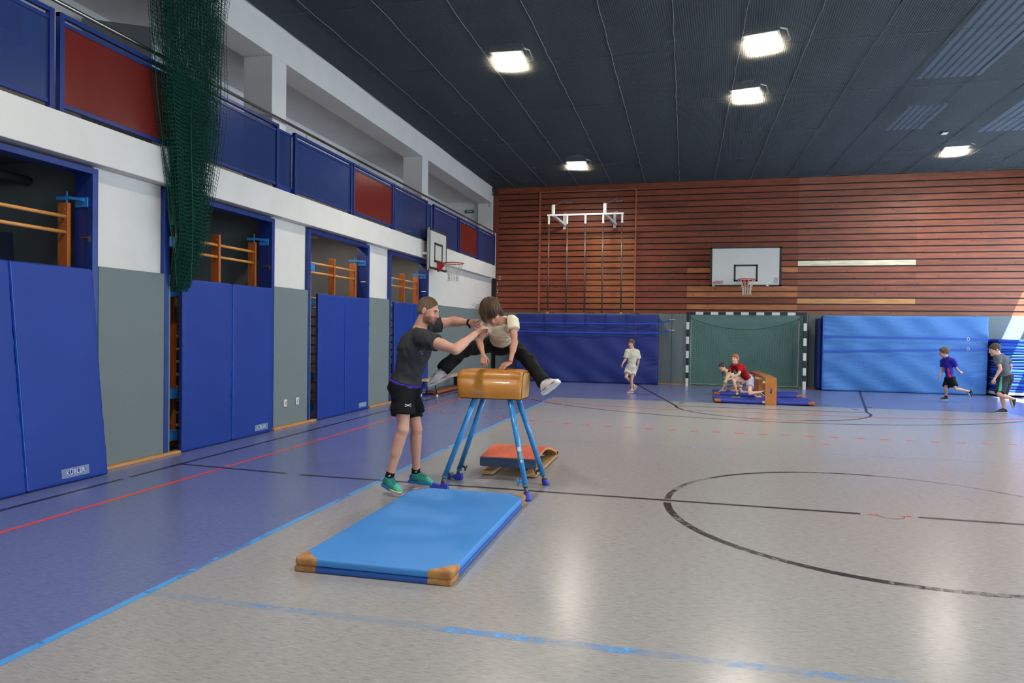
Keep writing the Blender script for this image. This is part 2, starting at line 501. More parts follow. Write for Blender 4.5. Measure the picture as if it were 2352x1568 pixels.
def body(name, J, spec):
    s = spec['s']; h = spec.get('h', .006); J = {k: np.array(v, float) for k, v in J.items()}
    fl = spec.get('floor', 0.0)
    root = thing('person', spec['label'], 'person', (J['pel'][0], J['pel'][1], fl))
    fat = spec.get('fat', 1.0)
    lat_p = nrm(J['hipR']-J['hipL']); up = nrm(J['chest']-J['pel']); lat_c = nrm(J['shR']-J['shL']); up2 = nrm(J['neck']-J['chest'])
    def fr(lat, u):
        f = nrm(np.cross(u, lat)); return (nrm(np.cross(f, u)), f, u)
    ap = fr(lat_p, up); ac = fr(lat_c, up2*.6+up*.4)
    tw = spec.get('torso', (.155, .105))
    mid = lerp(J['pel'], J['chest'], .5)-ap[1]*0.0
    def torso(g, k=.05):
        return [ell(J['pel']-up*.01*s, [(tw[0]*.98)*s*fat+g, (tw[1]+.005)*s*fat+g, .125*s+g], ap, k*s),
                ell(mid, [(tw[0]*.84)*s*fat+g, tw[1]*.90*s*fat+g, .16*s+g], ap, k*s),
                ell(J['chest'], [(tw[0]+.008)*s*fat+g, (tw[1]+.012)*s*fat+g, .165*s+g], ac, k*s),
                cone(J['neck']-up2*.05*s, lerp(J['shR'], J['neck'], .12), .055*s+g, .052*s+g, k*s), cone(J['neck']-up2*.05*s, lerp(J['shL'], J['neck'], .12), .055*s+g, .052*s+g, k*s)]
    arm = spec.get('arm', 1.0)*s; leg = spec.get('leg', 1.0)*s
    P = torso(0)
    for e in 'RL':
        sh, el_, wr = J['sh'+e], J['el'+e], J['wr'+e]
        P += [cone(sh, el_, .050*arm, .040*arm, .02*s), cone(el_, wr, .040*arm, .026*arm, .012*s), cone(lerp(el_, wr, .12), lerp(el_, wr, .42), .042*arm, .037*arm, .02*s),
              cone(lerp(sh, el_, .3), lerp(sh, el_, .65), .049*arm, .046*arm, .02*s)]
        hd = spec['hand'+e]
        P += hand_prims(wr, hd['d'], hd['n'], hd['side'], s*spec.get('hs', 1.0), hd.get('curl', (.5, .5, .5, .5)), hd.get('thumb', .5), hd.get('spread', .06))
        hp, kn, an = J['hip'+e], J['knee'+e], J['ank'+e]
        back = nrm(np.cross(nrm(an-kn), lat_p)); kd = spec.get('calf', {}).get(e)
        if kd is not None: back = nrm(kd)
        P += [cone(hp, kn, .082*leg, .050*leg, .03*s), cone(kn, an, .047*leg, .034*leg, .02*s),
              cone(lerp(kn, an, .16)+back*.014*leg, lerp(kn, an, .48)+back*.010*leg, .046*leg, .040*leg, .03*s),
              cone(an, an+np.array(spec['foot'+e])*0.02*s, .032*leg, .024*leg, .01*s)]
    H, L, hax = head_prims(J['head'], spec['face'], spec['hup'], s*spec.get('head', 1.0), J['neck']-up2*.02*s)
    P += H
    hs = s*spec.get('head', 1.0)
    skin = spec.get('skin', 'D9A48A')
    paint = face_paint(L, hs, **spec.get('facep', {}))
    for e in 'RL':
        paint.append((cone(J['knee'+e], J['knee'+e], .03*s, .03*s), spec.get('red', 'C98368'), .04*s, .35))
        paint.append((cone(J['el'+e], J['el'+e], .02*s, .02*s), spec.get('red', 'C98368'), .04*s, .35))
    implicit('body', P, h, mat('skin', 'D9A48A', .5, attr=True, var=.08, vscale=35, bump=.05, bscale=120, sss=.06, spec=.35), root, paint, skin)
    eyes(L, hs, root, spec.get('iris', '3A2A20'))
    return root, J, L, hs, torso, (ap, ac, up, up2, lat_p)

# ---------------------------------------------------------------- materials
M = {}
M['plaster'] = mat('white_plaster', 'DAD6CE', .85, var=.05, vscale=2.5, bump=.12, bscale=90, spec=.2)
M['plaster2'] = mat('balcony_plaster', 'DCD8D4', .9, var=.05, vscale=2, spec=.2)
M['grey_pad'] = mat('grey_felt', '7C8583', .95, col2='6A7575', vscale=170, vstretch=(1, .6, 1), bump=.2, bscale=300, spec=.15, detail=5)
M['blue_steel'] = mat('blue_steel', '193883', .35, var=.25, vscale=6, spec=.5)
M['dark_blue_steel'] = mat('dark_blue_steel', '1A2F70', .35, spec=.5)
M['light_blue_steel'] = mat('light_blue_steel', '2F7FC4', .4, spec=.5)
M['niche'] = mat('niche_paint', '8A8E8D', .9, var=.1, vscale=2, spec=.1)
M['niche_lit'] = mat('niche_lit_tone', 'DCCFC2', .9, var=.1, vscale=2, spec=.1)  # pale tone stands in for light inside the far store rooms
M['charcoal'] = mat('charcoal_ceiling', '24282A', .9, spec=.1)
M['rung'] = mat('beech_rung', 'D9944A', .4, var=.12, vscale=20, vstretch=(1, 8, 1))
M['post_wood'] = mat('post_wood', 'B8672E', .45, col2='A3531F', vscale=9, vstretch=(4, 4, .4))
M['light_wood'] = mat('light_wood', 'D9B183', .45, var=.12, vscale=9, vstretch=(6, .6, 6))
M['base_wood'] = mat('baseboard_wood', 'CC8F4E', .45, var=.15, vscale=6, vstretch=(6, .6, 6))
M['mat_blue'] = mat('vinyl_blue', '1B3A8E', .5, var=.10, vscale=1.5, bump=.10, bscale=420, spec=.3)
M['mat_side'] = mat('vinyl_dark_blue', '1A2A6E', .5, spec=.4)
M['strap_blue'] = mat('hinge_blue', '2E63C8', .5)
M['label_white'] = mat('label_print', 'B9C2CC', .6)
M['black'] = mat('black_paint', '15161A', .5)
M['black_rubber'] = mat('black_rubber', '101012', .7)
M['white_paint'] = mat('white_paint', 'D9D9D6', .4)
M['steel'] = mat('brushed_steel', 'B5B0A6', .28, metal=1.0)
M['dark_steel'] = mat('dark_steel', '4A4A4A', .4, metal=.8)
M['red_steel'] = mat('red_enamel', 'B4261F', .35)
M['board_white'] = mat('board_white', 'CFCEC6', .35, var=.03, vscale=3)
M['cord'] = mat('net_cord', 'C9C3B2', .9)

def net_mat(name, col):
    return mat(name, col, .8, spec=.2)
# tinted translucent acrylic for the balcony
def acrylic(name, col, t=.25):
    m = bpy.data.materials.new(name); m.use_nodes = True; nt = m.node_tree; N = nt.nodes; L = nt.links
    p = N['Principled BSDF']; p.inputs['Base Color'].default_value = (*srgb(col), 1); p.inputs['Roughness'].default_value = .22
    tr = N.new('ShaderNodeBsdfTransparent'); c = srgb(col); mx = max(c); tr.inputs[0].default_value = (*[.18+.40*x/mx for x in c], 1)
    ms = N.new('ShaderNodeMixShader'); ms.inputs[0].default_value = t
    L.new(p.outputs[0], ms.inputs[1]); L.new(tr.outputs[0], ms.inputs[2]); L.new(ms.outputs[0], N['Material Output'].inputs[0])
    return m
M['ac_blue'] = acrylic('blue_acrylic', '35487A', .40)
M['ac_red'] = acrylic('red_acrylic', '802C25', .38)

# linoleum floor: grey court with a blue margin
def floor_mat():
    m = bpy.data.materials.new('linoleum'); m.use_nodes = True; nt = m.node_tree; N = nt.nodes; L = nt.links
    p = N['Principled BSDF']
    tc = N.new('ShaderNodeTexCoord'); sep = N.new('ShaderNodeSeparateXYZ'); L.new(tc.outputs['Object'], sep.inputs[0])
    def math_(op, a, b=None):
        n = N.new('ShaderNodeMath'); n.operation = op
        for i, v in enumerate((a, b)):
            if v is None: continue
            if isinstance(v, (int, float)): n.inputs[i].default_value = v
            else: L.new(v, n.inputs[i])
        return n.outputs[0]
    inside = math_('MULTIPLY', math_('MULTIPLY', math_('GREATER_THAN', sep.outputs[0], 2.90), math_('LESS_THAN', sep.outputs[0], 11.97)), math_('LESS_THAN', sep.outputs[1], 15.75))
    inside = math_('MULTIPLY', inside, math_('GREATER_THAN', sep.outputs[1], -2.95))
    mp = N.new('ShaderNodeMapping'); mp.inputs['Scale'].default_value = (9, 60, 1); L.new(tc.outputs['Object'], mp.inputs[0])
    n1 = N.new('ShaderNodeTexNoise'); n1.inputs['Scale'].default_value = 1.6; n1.inputs['Detail'].default_value = 5; n1.inputs['Roughness'].default_value = .65; L.new(mp.outputs[0], n1.inputs['Vector'])
    mp2 = N.new('ShaderNodeMapping'); mp2.inputs['Scale'].default_value = (17, 170, 1); L.new(tc.outputs['Object'], mp2.inputs[0])
    n2 = N.new('ShaderNodeTexNoise'); n2.inputs['Scale'].default_value = 1.0; n2.inputs['Detail'].default_value = 2; L.new(mp2.outputs[0], n2.inputs['Vector'])
    n3 = N.new('ShaderNodeTexNoise'); n3.inputs['Scale'].default_value = .9; n3.inputs['Detail'].default_value = 2; L.new(tc.outputs['Object'], n3.inputs['Vector'])
    def ramp(v, a, b, c0, c1):
        r = N.new('ShaderNodeMapRange'); r.inputs[1].default_value = a; r.inputs[2].default_value = b; r.inputs[3].default_value = c0; r.inputs[4].default_value = c1; L.new(v, r.inputs[0]); return r.outputs[0]
    def mix(f, a, b):
        x = N.new('ShaderNodeMix'); x.data_type = 'RGBA'
        if isinstance(f, float): x.inputs['Factor'].default_value = f
        else: L.new(f, x.inputs['Factor'])
        for k, v in (('A', a), ('B', b)):
            if isinstance(v, str): x.inputs[k].default_value = (*srgb(v), 1)
            else: L.new(v, x.inputs[k])
        return x.outputs['Result']
    streak = ramp(n1.outputs[0], .38, .62, 0, 1)
    dark = ramp(n2.outputs[0], .60, .68, 0, .6)
    light = ramp(n2.outputs[0], .40, .32, 0, .6)
    grey = mix(streak, '939190', '9F9D9C')
    grey = mix(dark, grey, '6A6665')
    grey = mix(light, grey, 'B4B1AE')
    blue = mix(streak, '606A97', '6C75A1')
    blue = mix(dark, blue, '4C5590')
    blue = mix(light, blue, '8389AA')
    c = mix(inside, blue, grey)
    worn = ramp(n3.outputs[0], .3, .8, 0, .10)
    c = mix(worn, c, '7D7C80')
    L.new(c, p.inputs['Base Color'])
    L.new(ramp(n3.outputs[0], .2, .8, .21, .25), p.inputs['Roughness'])
    p.inputs['Specular IOR Level'].default_value = .5
    b = N.new('ShaderNodeBump'); b.inputs['Strength'].default_value = .012; b.inputs['Distance'].default_value = .01
    L.new(n2.outputs[0], b.inputs['Height']); L.new(b.outputs[0], p.inputs['Normal'])
    return m
def line_mat(name, col, wear=.35, scale=6.0):
    """painted line, rubbed through in patches"""
    m = bpy.data.materials.new(name); m.use_nodes = True; nt = m.node_tree; N = nt.nodes; L = nt.links
    p = N['Principled BSDF']; p.inputs['Base Color'].default_value = (*srgb(col), 1); p.inputs['Roughness'].default_value = .3
    tc = N.new('ShaderNodeTexCoord'); n = N.new('ShaderNodeTexNoise'); n.inputs['Scale'].default_value = scale; n.inputs['Detail'].default_value = 8; n.inputs['Roughness'].default_value = .75
    L.new(tc.outputs['Object'], n.inputs['Vector'])
    n2 = N.new('ShaderNodeTexNoise'); n2.inputs['Scale'].default_value = 1.1; L.new(tc.outputs['Object'], n2.inputs['Vector'])
    ad = N.new('ShaderNodeMath'); ad.operation = 'MULTIPLY_ADD'; L.new(n2.outputs[0], ad.inputs[0]); ad.inputs[1].default_value = .8; L.new(n.outputs[0], ad.inputs[2])
    r = N.new('ShaderNodeMapRange'); r.inputs[1].default_value = .52+wear*.75; r.inputs[2].default_value = .62+wear*.75+.12; r.inputs[3].default_value = 1; r.inputs[4].default_value = .12
    r.inputs[1].default_value = 1.16-wear; r.inputs[2].default_value = 1.30-wear
    L.new(ad.outputs[0], r.inputs[0]); L.new(r.outputs[0], p.inputs['Alpha'])
    return m

# ---------------------------------------------------------------- floor and court lines
fm = MB(); fm.grid([[V(x, y, 0) for y in (-9.3, 0, 5, 10, 15, 21.3)] for x in (-1.62, 0, 3, 6, 9, 12, 15.0)][::-1])
floor = fm.build('floor', floor_mat()); tag(floor, 'grey linoleum sports floor with blue margin and court lines', 'floor', kind='structure')
LB = line_mat('line_black', '1C1C20', .02, 14); LBW = line_mat('line_black_worn', '201F20', .35, 22)
LR = line_mat('line_red', 'E6502C', .03, 8); LBL = line_mat('line_blue', '4F9CE0', .18, 5); LBLW = line_mat('line_blue_worn', '5AA6EA', .50, 5)
LZ = 0.0012
def strip(pts, w, m, name='court_line', z=LZ):
    mb = MB(); n = len(pts); P = []
    for i in range(n):
        a = V(*pts[max(i-1, 0)]); b = V(*pts[min(i+1, n-1)]); d = (b-a).normalized(); s = V(-d.y, d.x, 0)
        p = V(pts[i][0], pts[i][1], 0)
        P.append([p+s*w/2+V(0, 0, z), p-s*w/2+V(0, 0, z)])
    P = [[V(q.x, q.y, z) for q in r] for r in P]
    mb.grid(P); o = mb.build(name, m, floor)
    return o
def arc(cx, cy, r, a0, a1, n=48):
    return [(cx+r*math.cos(math.radians(a0+(a1-a0)*i/n)), cy+r*math.sin(math.radians(a0+(a1-a0)*i/n)), 0) for i in range(n+1)]
# side lines
strip([(.52, -8, 0), (.52, 5.75, 0)], .05, LB); strip([(.52, 5.85, 0), (.52, 12, 0)], .05, LB); strip([(.52, 12.1, 0), (.52, 20.6, 0)], .05, LB)
strip([(1.08, -8, 0), (1.08, 20.6, 0)], .05, LR)
strip([(2.90, -3, 0), (2.90, 3.0, 0)], .05, LBL); strip([(2.90, 3.0, 0), (2.90, 5.0, 0)], .05, LBL); strip([(2.90, 5.0, 0), (2.90, 15.4, 0)], .05, LBL)
strip([(11.97, -3, 0), (11.97, 15.4, 0)], .05, LBL)
strip([(2.93, 3.33, 0), (11.9, 3.28, 0)], .065, LBLW, z=.0010); strip([(2.93, 9.5, 0), (11.9, 9.48, 0)], .045, LBLW)
strip([(2.3, 6.02, 0), (2.86, 5.97, 0)], .02, LBLW)
# midline and circle
strip([(.55, 6.56, 0), (1.85, 6.46, 0)], .045, LB, z=.0014); strip([(2.02, 6.44, 0), (7.22, 6.40, 0)], .05, LB, z=.0014); strip([(7.66, 6.41, 0), (14.4, 6.42, 0)], .05, LB)
strip(arc(7.45, 6.40, 1.80, 178, 0, 40), .055, LBW, z=.0012); strip(arc(7.45, 6.40, 1.80, 182, 360, 60), .065, LBW, z=.0012)
strip(arc(7.45, 6.40, .10, 170, 380, 20), .006, LB)
strip([(7.28, 6.40, 0), (7.345, 6.40, 0)], .03, LR, z=.0016); strip([(7.54, 6.42, 0), (7.61, 6.42, 0)], .03, LR, z=.0016)
# key, free throw, three point
kx = 7.44
strip([(4.46, 20.6, 0), (5.62, 14.84, 0)], .05, LB); strip([(10.33, 20.6, 0), (9.20, 14.84, 0)], .05, LB)
strip([(5.62, 14.84, 0), (9.20, 14.84, 0)], .045, LB, z=.0014)
strip(arc(kx-.02, 14.84, 1.80, 180, 360), .05, LB)
strip(arc(7.44, 18.97, 6.25, 196, 344, 70), .045, LB, z=.0013)
for (x, y, a) in ((5.05, 18.1, 0), (5.42, 16.0, 0), (9.72, 18.1, 0), (9.38, 16.0, 0)):
    strip([(x-.28 if x < 7 else x+.05, y, 0), (x-.13 if x < 7 else x+.2, y, 0)], .06, LB)
for a0 in (20, 45): 
    for q in (1, -1):
        c = 90-q*(90-a0); strip(arc(kx-.02, 14.84, 1.8, c-4, c+4, 6), .05, LB)
# handball lines
g0, g1 = 5.94, 8.94
strip(arc(g0, 20.07, 6, 184, 270, 40)+arc(g1, 20.07, 6, 270, 356, 40), .045, LR, z=.0018)
pts = arc(g0, 20.07, 8.98, 200, 270, 200)+arc(g1, 20.07, 8.98, 270, 330, 200)
acc = 0; seg = []
for i in range(1, len(pts)):
    a = V(*pts[i-1]); b = V(*pts[i]); L_ = (b-a).length; n = max(1, int(L_/.02))
    for k in range(n):
        p = a.lerp(b, k/n); on = (acc % .33) < .15
        if on: seg.append(p)
        elif len(seg) > 1: strip([tuple(q) for q in (seg[0], seg[-1])], .05, LR, z=.0018); seg = []
        acc += L_/n
strip([(7.62, 10.36, 0), (7.72, 10.36, 0)], .05, LR)
strip([(6.9, 13.03, 0), (7.85, 13.05, 0)], .05, LR, z=.002)

# ---------------------------------------------------------------- far wall
wf = MB()
rng = random.Random(3)
gz = [2.159+.1745*k for k in range(21)]
edges = [2.05]+gz+[5.85]
joints_x = [.1, 1.46, 2.89, 4.32, 5.81, 7.3, 8.8, 11.77, 15.0]
cols = []
special = {(7, 5.81): 'B5713E', (4, 5.81): 'AE6A38', (3, 5.81): 'B0693A', (1, 5.81): 'B36C39', (7, 7.3): 'B5713E', (4, 7.3): 'AE6A38', (3, 7.3): 'B0693A', (1, 7.3): 'B36C39', (8, 8.8): 'E6D8B8', (2, 8.8): 'C28A50'}
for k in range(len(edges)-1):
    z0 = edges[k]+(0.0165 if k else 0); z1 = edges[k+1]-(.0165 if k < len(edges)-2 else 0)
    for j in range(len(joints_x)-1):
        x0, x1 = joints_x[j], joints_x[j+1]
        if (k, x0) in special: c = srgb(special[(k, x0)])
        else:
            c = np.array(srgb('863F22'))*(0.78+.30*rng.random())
            if 2.5 < x0 < 3 and 1 <= k <= 13: c = np.array(srgb('96532C'))*(0.8+.35*rng.random())  # lighter wood, with part of the lamp's light pool put into the colour
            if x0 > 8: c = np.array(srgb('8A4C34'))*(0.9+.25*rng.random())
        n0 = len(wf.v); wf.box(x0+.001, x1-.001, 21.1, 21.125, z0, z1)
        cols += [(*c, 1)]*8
n0 = len(wf.v); wf.box(-.06, 15.0, 21.16, 21.3, 0, 6.4); cols += [(.01, .008, .006, 1)]*8
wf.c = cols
def wood_wall_mat():
    m = bpy.data.materials.new('stained_boards'); m.use_nodes = True; nt = m.node_tree; N = nt.nodes; L = nt.links
    p = N['Principled BSDF']; p.inputs['Roughness'].default_value = .5
    a = N.new('ShaderNodeAttribute'); a.attribute_name = 'Col'
    tc = N.new('ShaderNodeTexCoord')
    mp = N.new('ShaderNodeMapping'); mp.inputs['Scale'].default_value = (1.2, 1, 14); L.new(tc.outputs['Object'], mp.inputs[0])
    n = N.new('ShaderNodeTexNoise'); n.inputs['Scale'].default_value = 2.2; n.inputs['Detail'].default_value = 6; L.new(mp.outputs[0], n.inputs['Vector'])
    r = N.new('ShaderNodeMapRange'); r.inputs[1].default_value = .3; r.inputs[2].default_value = .7; r.inputs[3].default_value = .72; r.inputs[4].default_value = 1.22; L.new(n.outputs[0], r.inputs[0])
    mp2 = N.new('ShaderNodeMapping'); mp2.inputs['Scale'].default_value = (3.2, .01, 5.7); L.new(tc.outputs['Object'], mp2.inputs[0])
    v = N.new('ShaderNodeTexVoronoi'); v.inputs['Scale'].default_value = 1.0; L.new(mp2.outputs[0], v.inputs['Vector'])
    r2 = N.new('ShaderNodeMapRange'); r2.inputs[1].default_value = .05; r2.inputs[2].default_value = .14; r2.inputs[3].default_value = .45; r2.inputs[4].default_value = 1; L.new(v.outputs['Distance'], r2.inputs[0])
    mm = N.new('ShaderNodeMath'); mm.operation = 'MULTIPLY'; L.new(r.outputs[0], mm.inputs[0]); L.new(r2.outputs[0], mm.inputs[1])
    vm = N.new('ShaderNodeVectorMath'); vm.operation = 'SCALE'; L.new(a.outputs['Color'], vm.inputs[0]); L.new(mm.outputs[0], vm.inputs['Scale'])
    L.new(vm.outputs[0], p.inputs['Base Color'])
    return m
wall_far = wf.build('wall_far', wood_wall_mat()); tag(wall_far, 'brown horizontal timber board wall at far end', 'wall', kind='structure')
wp = MB()
x = .12
for x1 in (1.5, 3.3, 5.4, 7.2, 9.1, 11.2, 13.2, 15.0):
    wp.box(x+.004, x1-.004, 21.05, 21.15, .03, 2.045); x = x1
pad_far = wp.build('wall_padding', M['grey_pad'], wall_far, bevel=.006)
b = MB(); b.box(.1, 15, 21.02, 21.06, 0, .03); b.build('baseboard_far', M['base_wood'], wall_far); 
# hatch frame of light strips around the climbing frame
t = MB(); t.box(1.43, 1.49, 21.08, 21.10, 2.05, 5.66); t.build('trim_1', mat('trim_wood', '9A5A38', .5), wall_far)
t = MB(); t.box(4.30, 4.345, 21.08, 21.10, 2.05, 5.66); t.build('trim_2', mat('trim_wood', '9A5A38', .5), wall_far)
t = MB(); t.box(1.43, 4.345, 21.08, 21.10, 5.66, 5.695); t.build('trim_3', mat('trim_wood', '9A5A38', .5), wall_far)
t = MB()
for i in range(22):
    for dx in (-.03, .03): t.sphere((2.89+dx, 21.098, 2.2+.1745*i), .006, 6, 4)
for i in range(30): t.sphere((1.51, 21.098, 2.15+.118*i), .005, 6, 4); t.sphere((4.285, 21.098, 2.15+.118*i), .005, 6, 4)
t.build('screw', M['steel'], wall_far)
# pilaster strip in the corner
t = MB(); t.box(-.08, .17, 21.085, 21.1, 3.5, 5.85); t.build('corner_board', mat('corner_wood', '74331E', .55), wall_far)
# painted digit and strokes at the left end
cw = mat('chalk_white', 'C9C3B8', .8)
text('2', 'painted_digit', cw, .17, Matrix.Translation((.22, 21.096, 3.10)) @ Matrix.Rotation(PI/2, 4, 'X'), wall_far)
for (z, r_) in ((2.90, .045), (2.70, .05), (2.46, .045)):
    t = MB(); t.tube([(.13+r_*math.sin(a*.5)*.7, 21.096, z+r_*math.cos(a*.5)) for a in range(0, 7)], .008, 5); t.build('painted_stroke', cw, wall_far)

# ---------------------------------------------------------------- left wall
YR = [5.91+3.17*k for k in range(-1, 4)]          # right inner edge of every opening
OW = 2.08
wl = MB()
ys = -9.2
for yr in [5.91+3.17*k for k in range(-4, 4)]:
    yl = yr-OW-.07
    wl.box(-.20, -.05, ys, yl, 0, 3.08); ys = yr+.07
wl.box(-.20, -.05, ys, 21.15, 0, 3.08)
wl.box(-.20, .10, -9.2, 21.06, 3.08, 3.47)           # beam under the balcony
wl.box(-1.6, -.20, -9.2, 21.15, 3.30, 3.47)          # balcony floor
wl.box(-.46, 0, -9.2, 21.06, 5.37, 5.865)              # upper beam
for y0 in (-8.77, -2.82, 3.12, 9.06, 15.01, 20.96):
    wl.box(-.46, 0, y0, min(y0+.375, 21.06), 3.47, 5.37)
wall_left = wl.build('wall_left', M['plaster'], bevel=.008); tag(wall_left, 'white plastered left wall with four equipment openings below a balcony', 'wall', kind='structure')
bw = MB(); bw.box(-1.75, -1.6, -9.2, 21.3, 0, 6.3); bw.box(-1.6, -.46, -9.2, 21.15, 5.47, 5.55); bw.box(-1.75, -.2, 21.15, 21.3, 0, 6.3)
bw.build('balcony_wall', M['plaster2'], wall_left)
g = MB(); gaps = [(-9, 0.53)]
yy = [(6.0, 7.03), (9.15, 10.2), (12.33, 13.37)]
for k in range(-4, 0): yy.append((5.91+3.17*k+.07, 5.91+3.17*k+3.17-OW-.05))
for (a, b_) in yy: g.box(-.05, 0, a, b_, .03, 2.08)
for (a, b_) in ((15.49, 17.0), (17.0, 18.4), (18.4, 19.75), (19.75, 21.05)): g.box(-.05, 0, a+.003, b_-.003, .03, 2.08)
g.build('wall_padding', M['grey_pad'], wall_left, bevel=.005)
for (a, b_) in ((6.0, 7.16), (9.1, 10.32), (12.3, 13.45), (15.45, 21.02), (2.8, 4.0)):
    b = MB(); b.box(-.02, .055, a, b_, 0, .03); b.build('baseboard_left', M['base_wood'], wall_left, bevel=.004)
# openings: blue steel frames and the store rooms behind them
for n, k in enumerate((0, 1, 2, 3)):
    yr = 5.91+3.17*k; yl = yr-OW
    f = MB(); f.box(-.06, .008, yr, yr+.07, 0, 3.05); f.box(-.06, .008, yl-.07, yl, 0, 3.05); f.box(-.06, .008, yl, yr, 2.99, 3.05)
    d = f.build('door_%d' % (n+1), M['blue_steel'], bevel=.003); tag(d, 'blue steel frame of the %s equipment opening in the left wall' % ('nearest', 'second', 'third', 'farthest')[n], 'door frame', kind='structure')
    f = MB(); f.box(-.21, -.06, yr, yr+.03, 0, 3.02); f.box(-.21, -.06, yl-.03, yl, 0, 3.02); f.box(-.21, -.06, yl, yr, 3.0, 3.06)
    f.build('reveal', M['dark_blue_steel'], d)
    f = MB(); f.tube([(-.03, yr-.004, 2.36), (-.15, yr-.004, 2.36)], .006, 6); f.box(-.04, -.02, yr-.012, yr, 2.31, 2.37); f.build('latch_rod', M['steel'], d)
ni = MB()
for k in range(-4, 4):
    yr = 5.91+3.17*k; yl = yr-OW
    ni.box(-.24, -1.6, yr+.35, yr+.45, 0, 3.28)
ni.build('store_partition', M['niche'], wall_left)
l = MB(); l.box(-1.595, -1.58, 10.5, 21, 0, 3.3); l.box(-1.58, -.22, 9.45, 21.1, 3.24, 3.29); l.build('lit_tone_lining', M['niche_lit'], wall_left)  # paler than the near lining: the rooms' lit look is in the colour
l = MB(); l.box(-1.595, -1.58, -9, 9.4, 0, 3.3); l.box(-1.58, -.22, -9, 9.4, 3.24, 3.29); l.build('dark_store_lining', mat('dark_store', '767C7C', .9, spec=.1), wall_left)
l = MB(); l.box(-1.575, -1.55, 8.0, 9.3, 0, 2.9); l.build('store_door', mat('store_door_grey', '6B7376', .7), wall_left, bevel=.01)
# ---------------------------------------------------------------- ceiling, right wall, near wall
c = MB(); c.box(-.46, 15.2, -9.3, 21.3, 6.30, 6.4); c.box(-.46, .01, -9.2, 21.1, 5.866, 6.30); c.box(14.96, 15.0, -9.2, 21.1, 5.866, 6.30); c.box(0, 15.0, 21.06, 21.1, 5.85, 6.30); ceiling = c.build('ceiling', M['charcoal']); tag(ceiling, 'dark charcoal ceiling above the net', 'ceiling', kind='structure')
rw = MB(); rw.box(15.0, 15.15, -9.3, 21.3, 0, 1.0); rw.box(15.0, 15.15, -9.3, 21.3, 3.28, 3.40); rw.box(15.0, 15.15, -9.3, 21.3, 4.86, 6.3); rw.box(15.0, 15.15, 21.08, 21.3, 1.0, 4.86); rw.box(15.0, 15.15, -9.3, -7.2, 1.0, 4.86)
wall_right = rw.build('wall_right', M['plaster']); tag(wall_right, 'right wall with long glazed strips', 'wall', kind='structure')
wn = MB()
y = -7.2
while y < 20.3:
    wn.box(15.03, 15.10, y-.03, y+.03, 1.0, 3.28); wn.box(15.03, 15.10, y-.03, y+.03, 3.4, 4.86); y += 2.3
window = wn.build('window_1', mat('frame_grey', '7A7F85', .4), wall_right)
w2 = MB(); w2.box(-.2, 15.15, -9.4, -9.2, 0, 6.3); w = w2.build('wall_near', M['plaster']); tag(w, 'plain wall behind the viewer', 'wall', kind='structure')
# ---------------------------------------------------------------- safety net below the ceiling
def ceiling_net_mat():
    m = bpy.data.materials.new('ceiling_net'); m.use_nodes = True; nt = m.node_tree; N = nt.nodes; L = nt.links
    N.remove(N['Principled BSDF'])
    df = N.new('ShaderNodeBsdfDiffuse'); df.inputs[0].default_value = (*srgb('7E898C'), 1)
    tl = N.new('ShaderNodeBsdfTranslucent'); tl.inputs[0].default_value = (*srgb('6A665C'), 1)
    ad = N.new('ShaderNodeMixShader'); ad.inputs[0].default_value = .35; L.new(df.outputs[0], ad.inputs[1]); L.new(tl.outputs[0], ad.inputs[2])
    tr = N.new('ShaderNodeBsdfTransparent')
    ms = N.new('ShaderNodeMixShader')
    tc = N.new('ShaderNodeTexCoord'); mp = N.new('ShaderNodeMapping'); mp.inputs['Scale'].default_value = (1, 1, 1); mp.inputs['Rotation'].default_value = (0, 0, .06)
    L.new(tc.outputs['Object'], mp.inputs[0]); sp = N.new('ShaderNodeSeparateXYZ'); L.new(mp.outputs[0], sp.inputs[0])
    def mth(op, a, b):
        n = N.new('ShaderNodeMath'); n.operation = op
        for i, v in enumerate((a, b)):
            if isinstance(v, (int, float)): n.inputs[i].default_value = v
            else: L.new(v, n.inputs[i])
        return n.outputs[0]
    gx = mth('LESS_THAN', mth('MODULO', mth('ADD', sp.outputs[0], 50), .032), .013)
    gy = mth('LESS_THAN', mth('MODULO', mth('ADD', sp.outputs[1], 50), .032), .013)
    gg = mth('MAXIMUM', gx, gy)
    n = N.new('ShaderNodeTexNoise'); n.inputs['Scale'].default_value = 1.3; L.new(tc.outputs['Object'], n.inputs['Vector'])
    fac = mth('ADD', mth('MULTIPLY', gg, .42), mth('ADD', mth('MULTIPLY', n.outputs[0], .10), .13))
    L.new(fac, ms.inputs[0])
    L.new(tr.outputs[0], ms.inputs[1]); L.new(ad.outputs[0], ms.inputs[2]); L.new(ms.outputs[0], N['Material Output'].inputs[0])
    return m
CN = ceiling_net_mat()
def sagz(x, y): return 5.85-.025*math.sin(PI*((x-.7) % .97)/.97)*math.sin(PI*((y-8.9) % 2.4)/2.4)+.008*math.sin(x*5+y*1.3)
net = thing('safety_net', 'dark fine-meshed net stretched under the whole ceiling with pale seams', 'safety net', (7.4, 6, 5.85))
nm = MB(); nm.grid([[V(.02+14.96*i/62, -9.1+30.15*j/60, sagz(.02+14.96*i/62, -9.1+30.15*j/60)) for j in range(61)] for i in range(63)])
nm.build('mesh_sheet', CN, net, smooth=True)
SM = mat('seam_cord', '6E7474', .8, spec=.1)
rng = random.Random(5)
for k in range(15):
    x0 = .70+.97*k
    pts = [(x0+.005*math.sin(j*1.3+k*2)+.004*rng.uniform(-1, 1), -9+30.0*j/150, 5.835+.006*math.sin(j*.9+k)) for j in range(151)]
    t = MB(); t.tube(pts, .0055, 4); t.build('seam', SM, net)
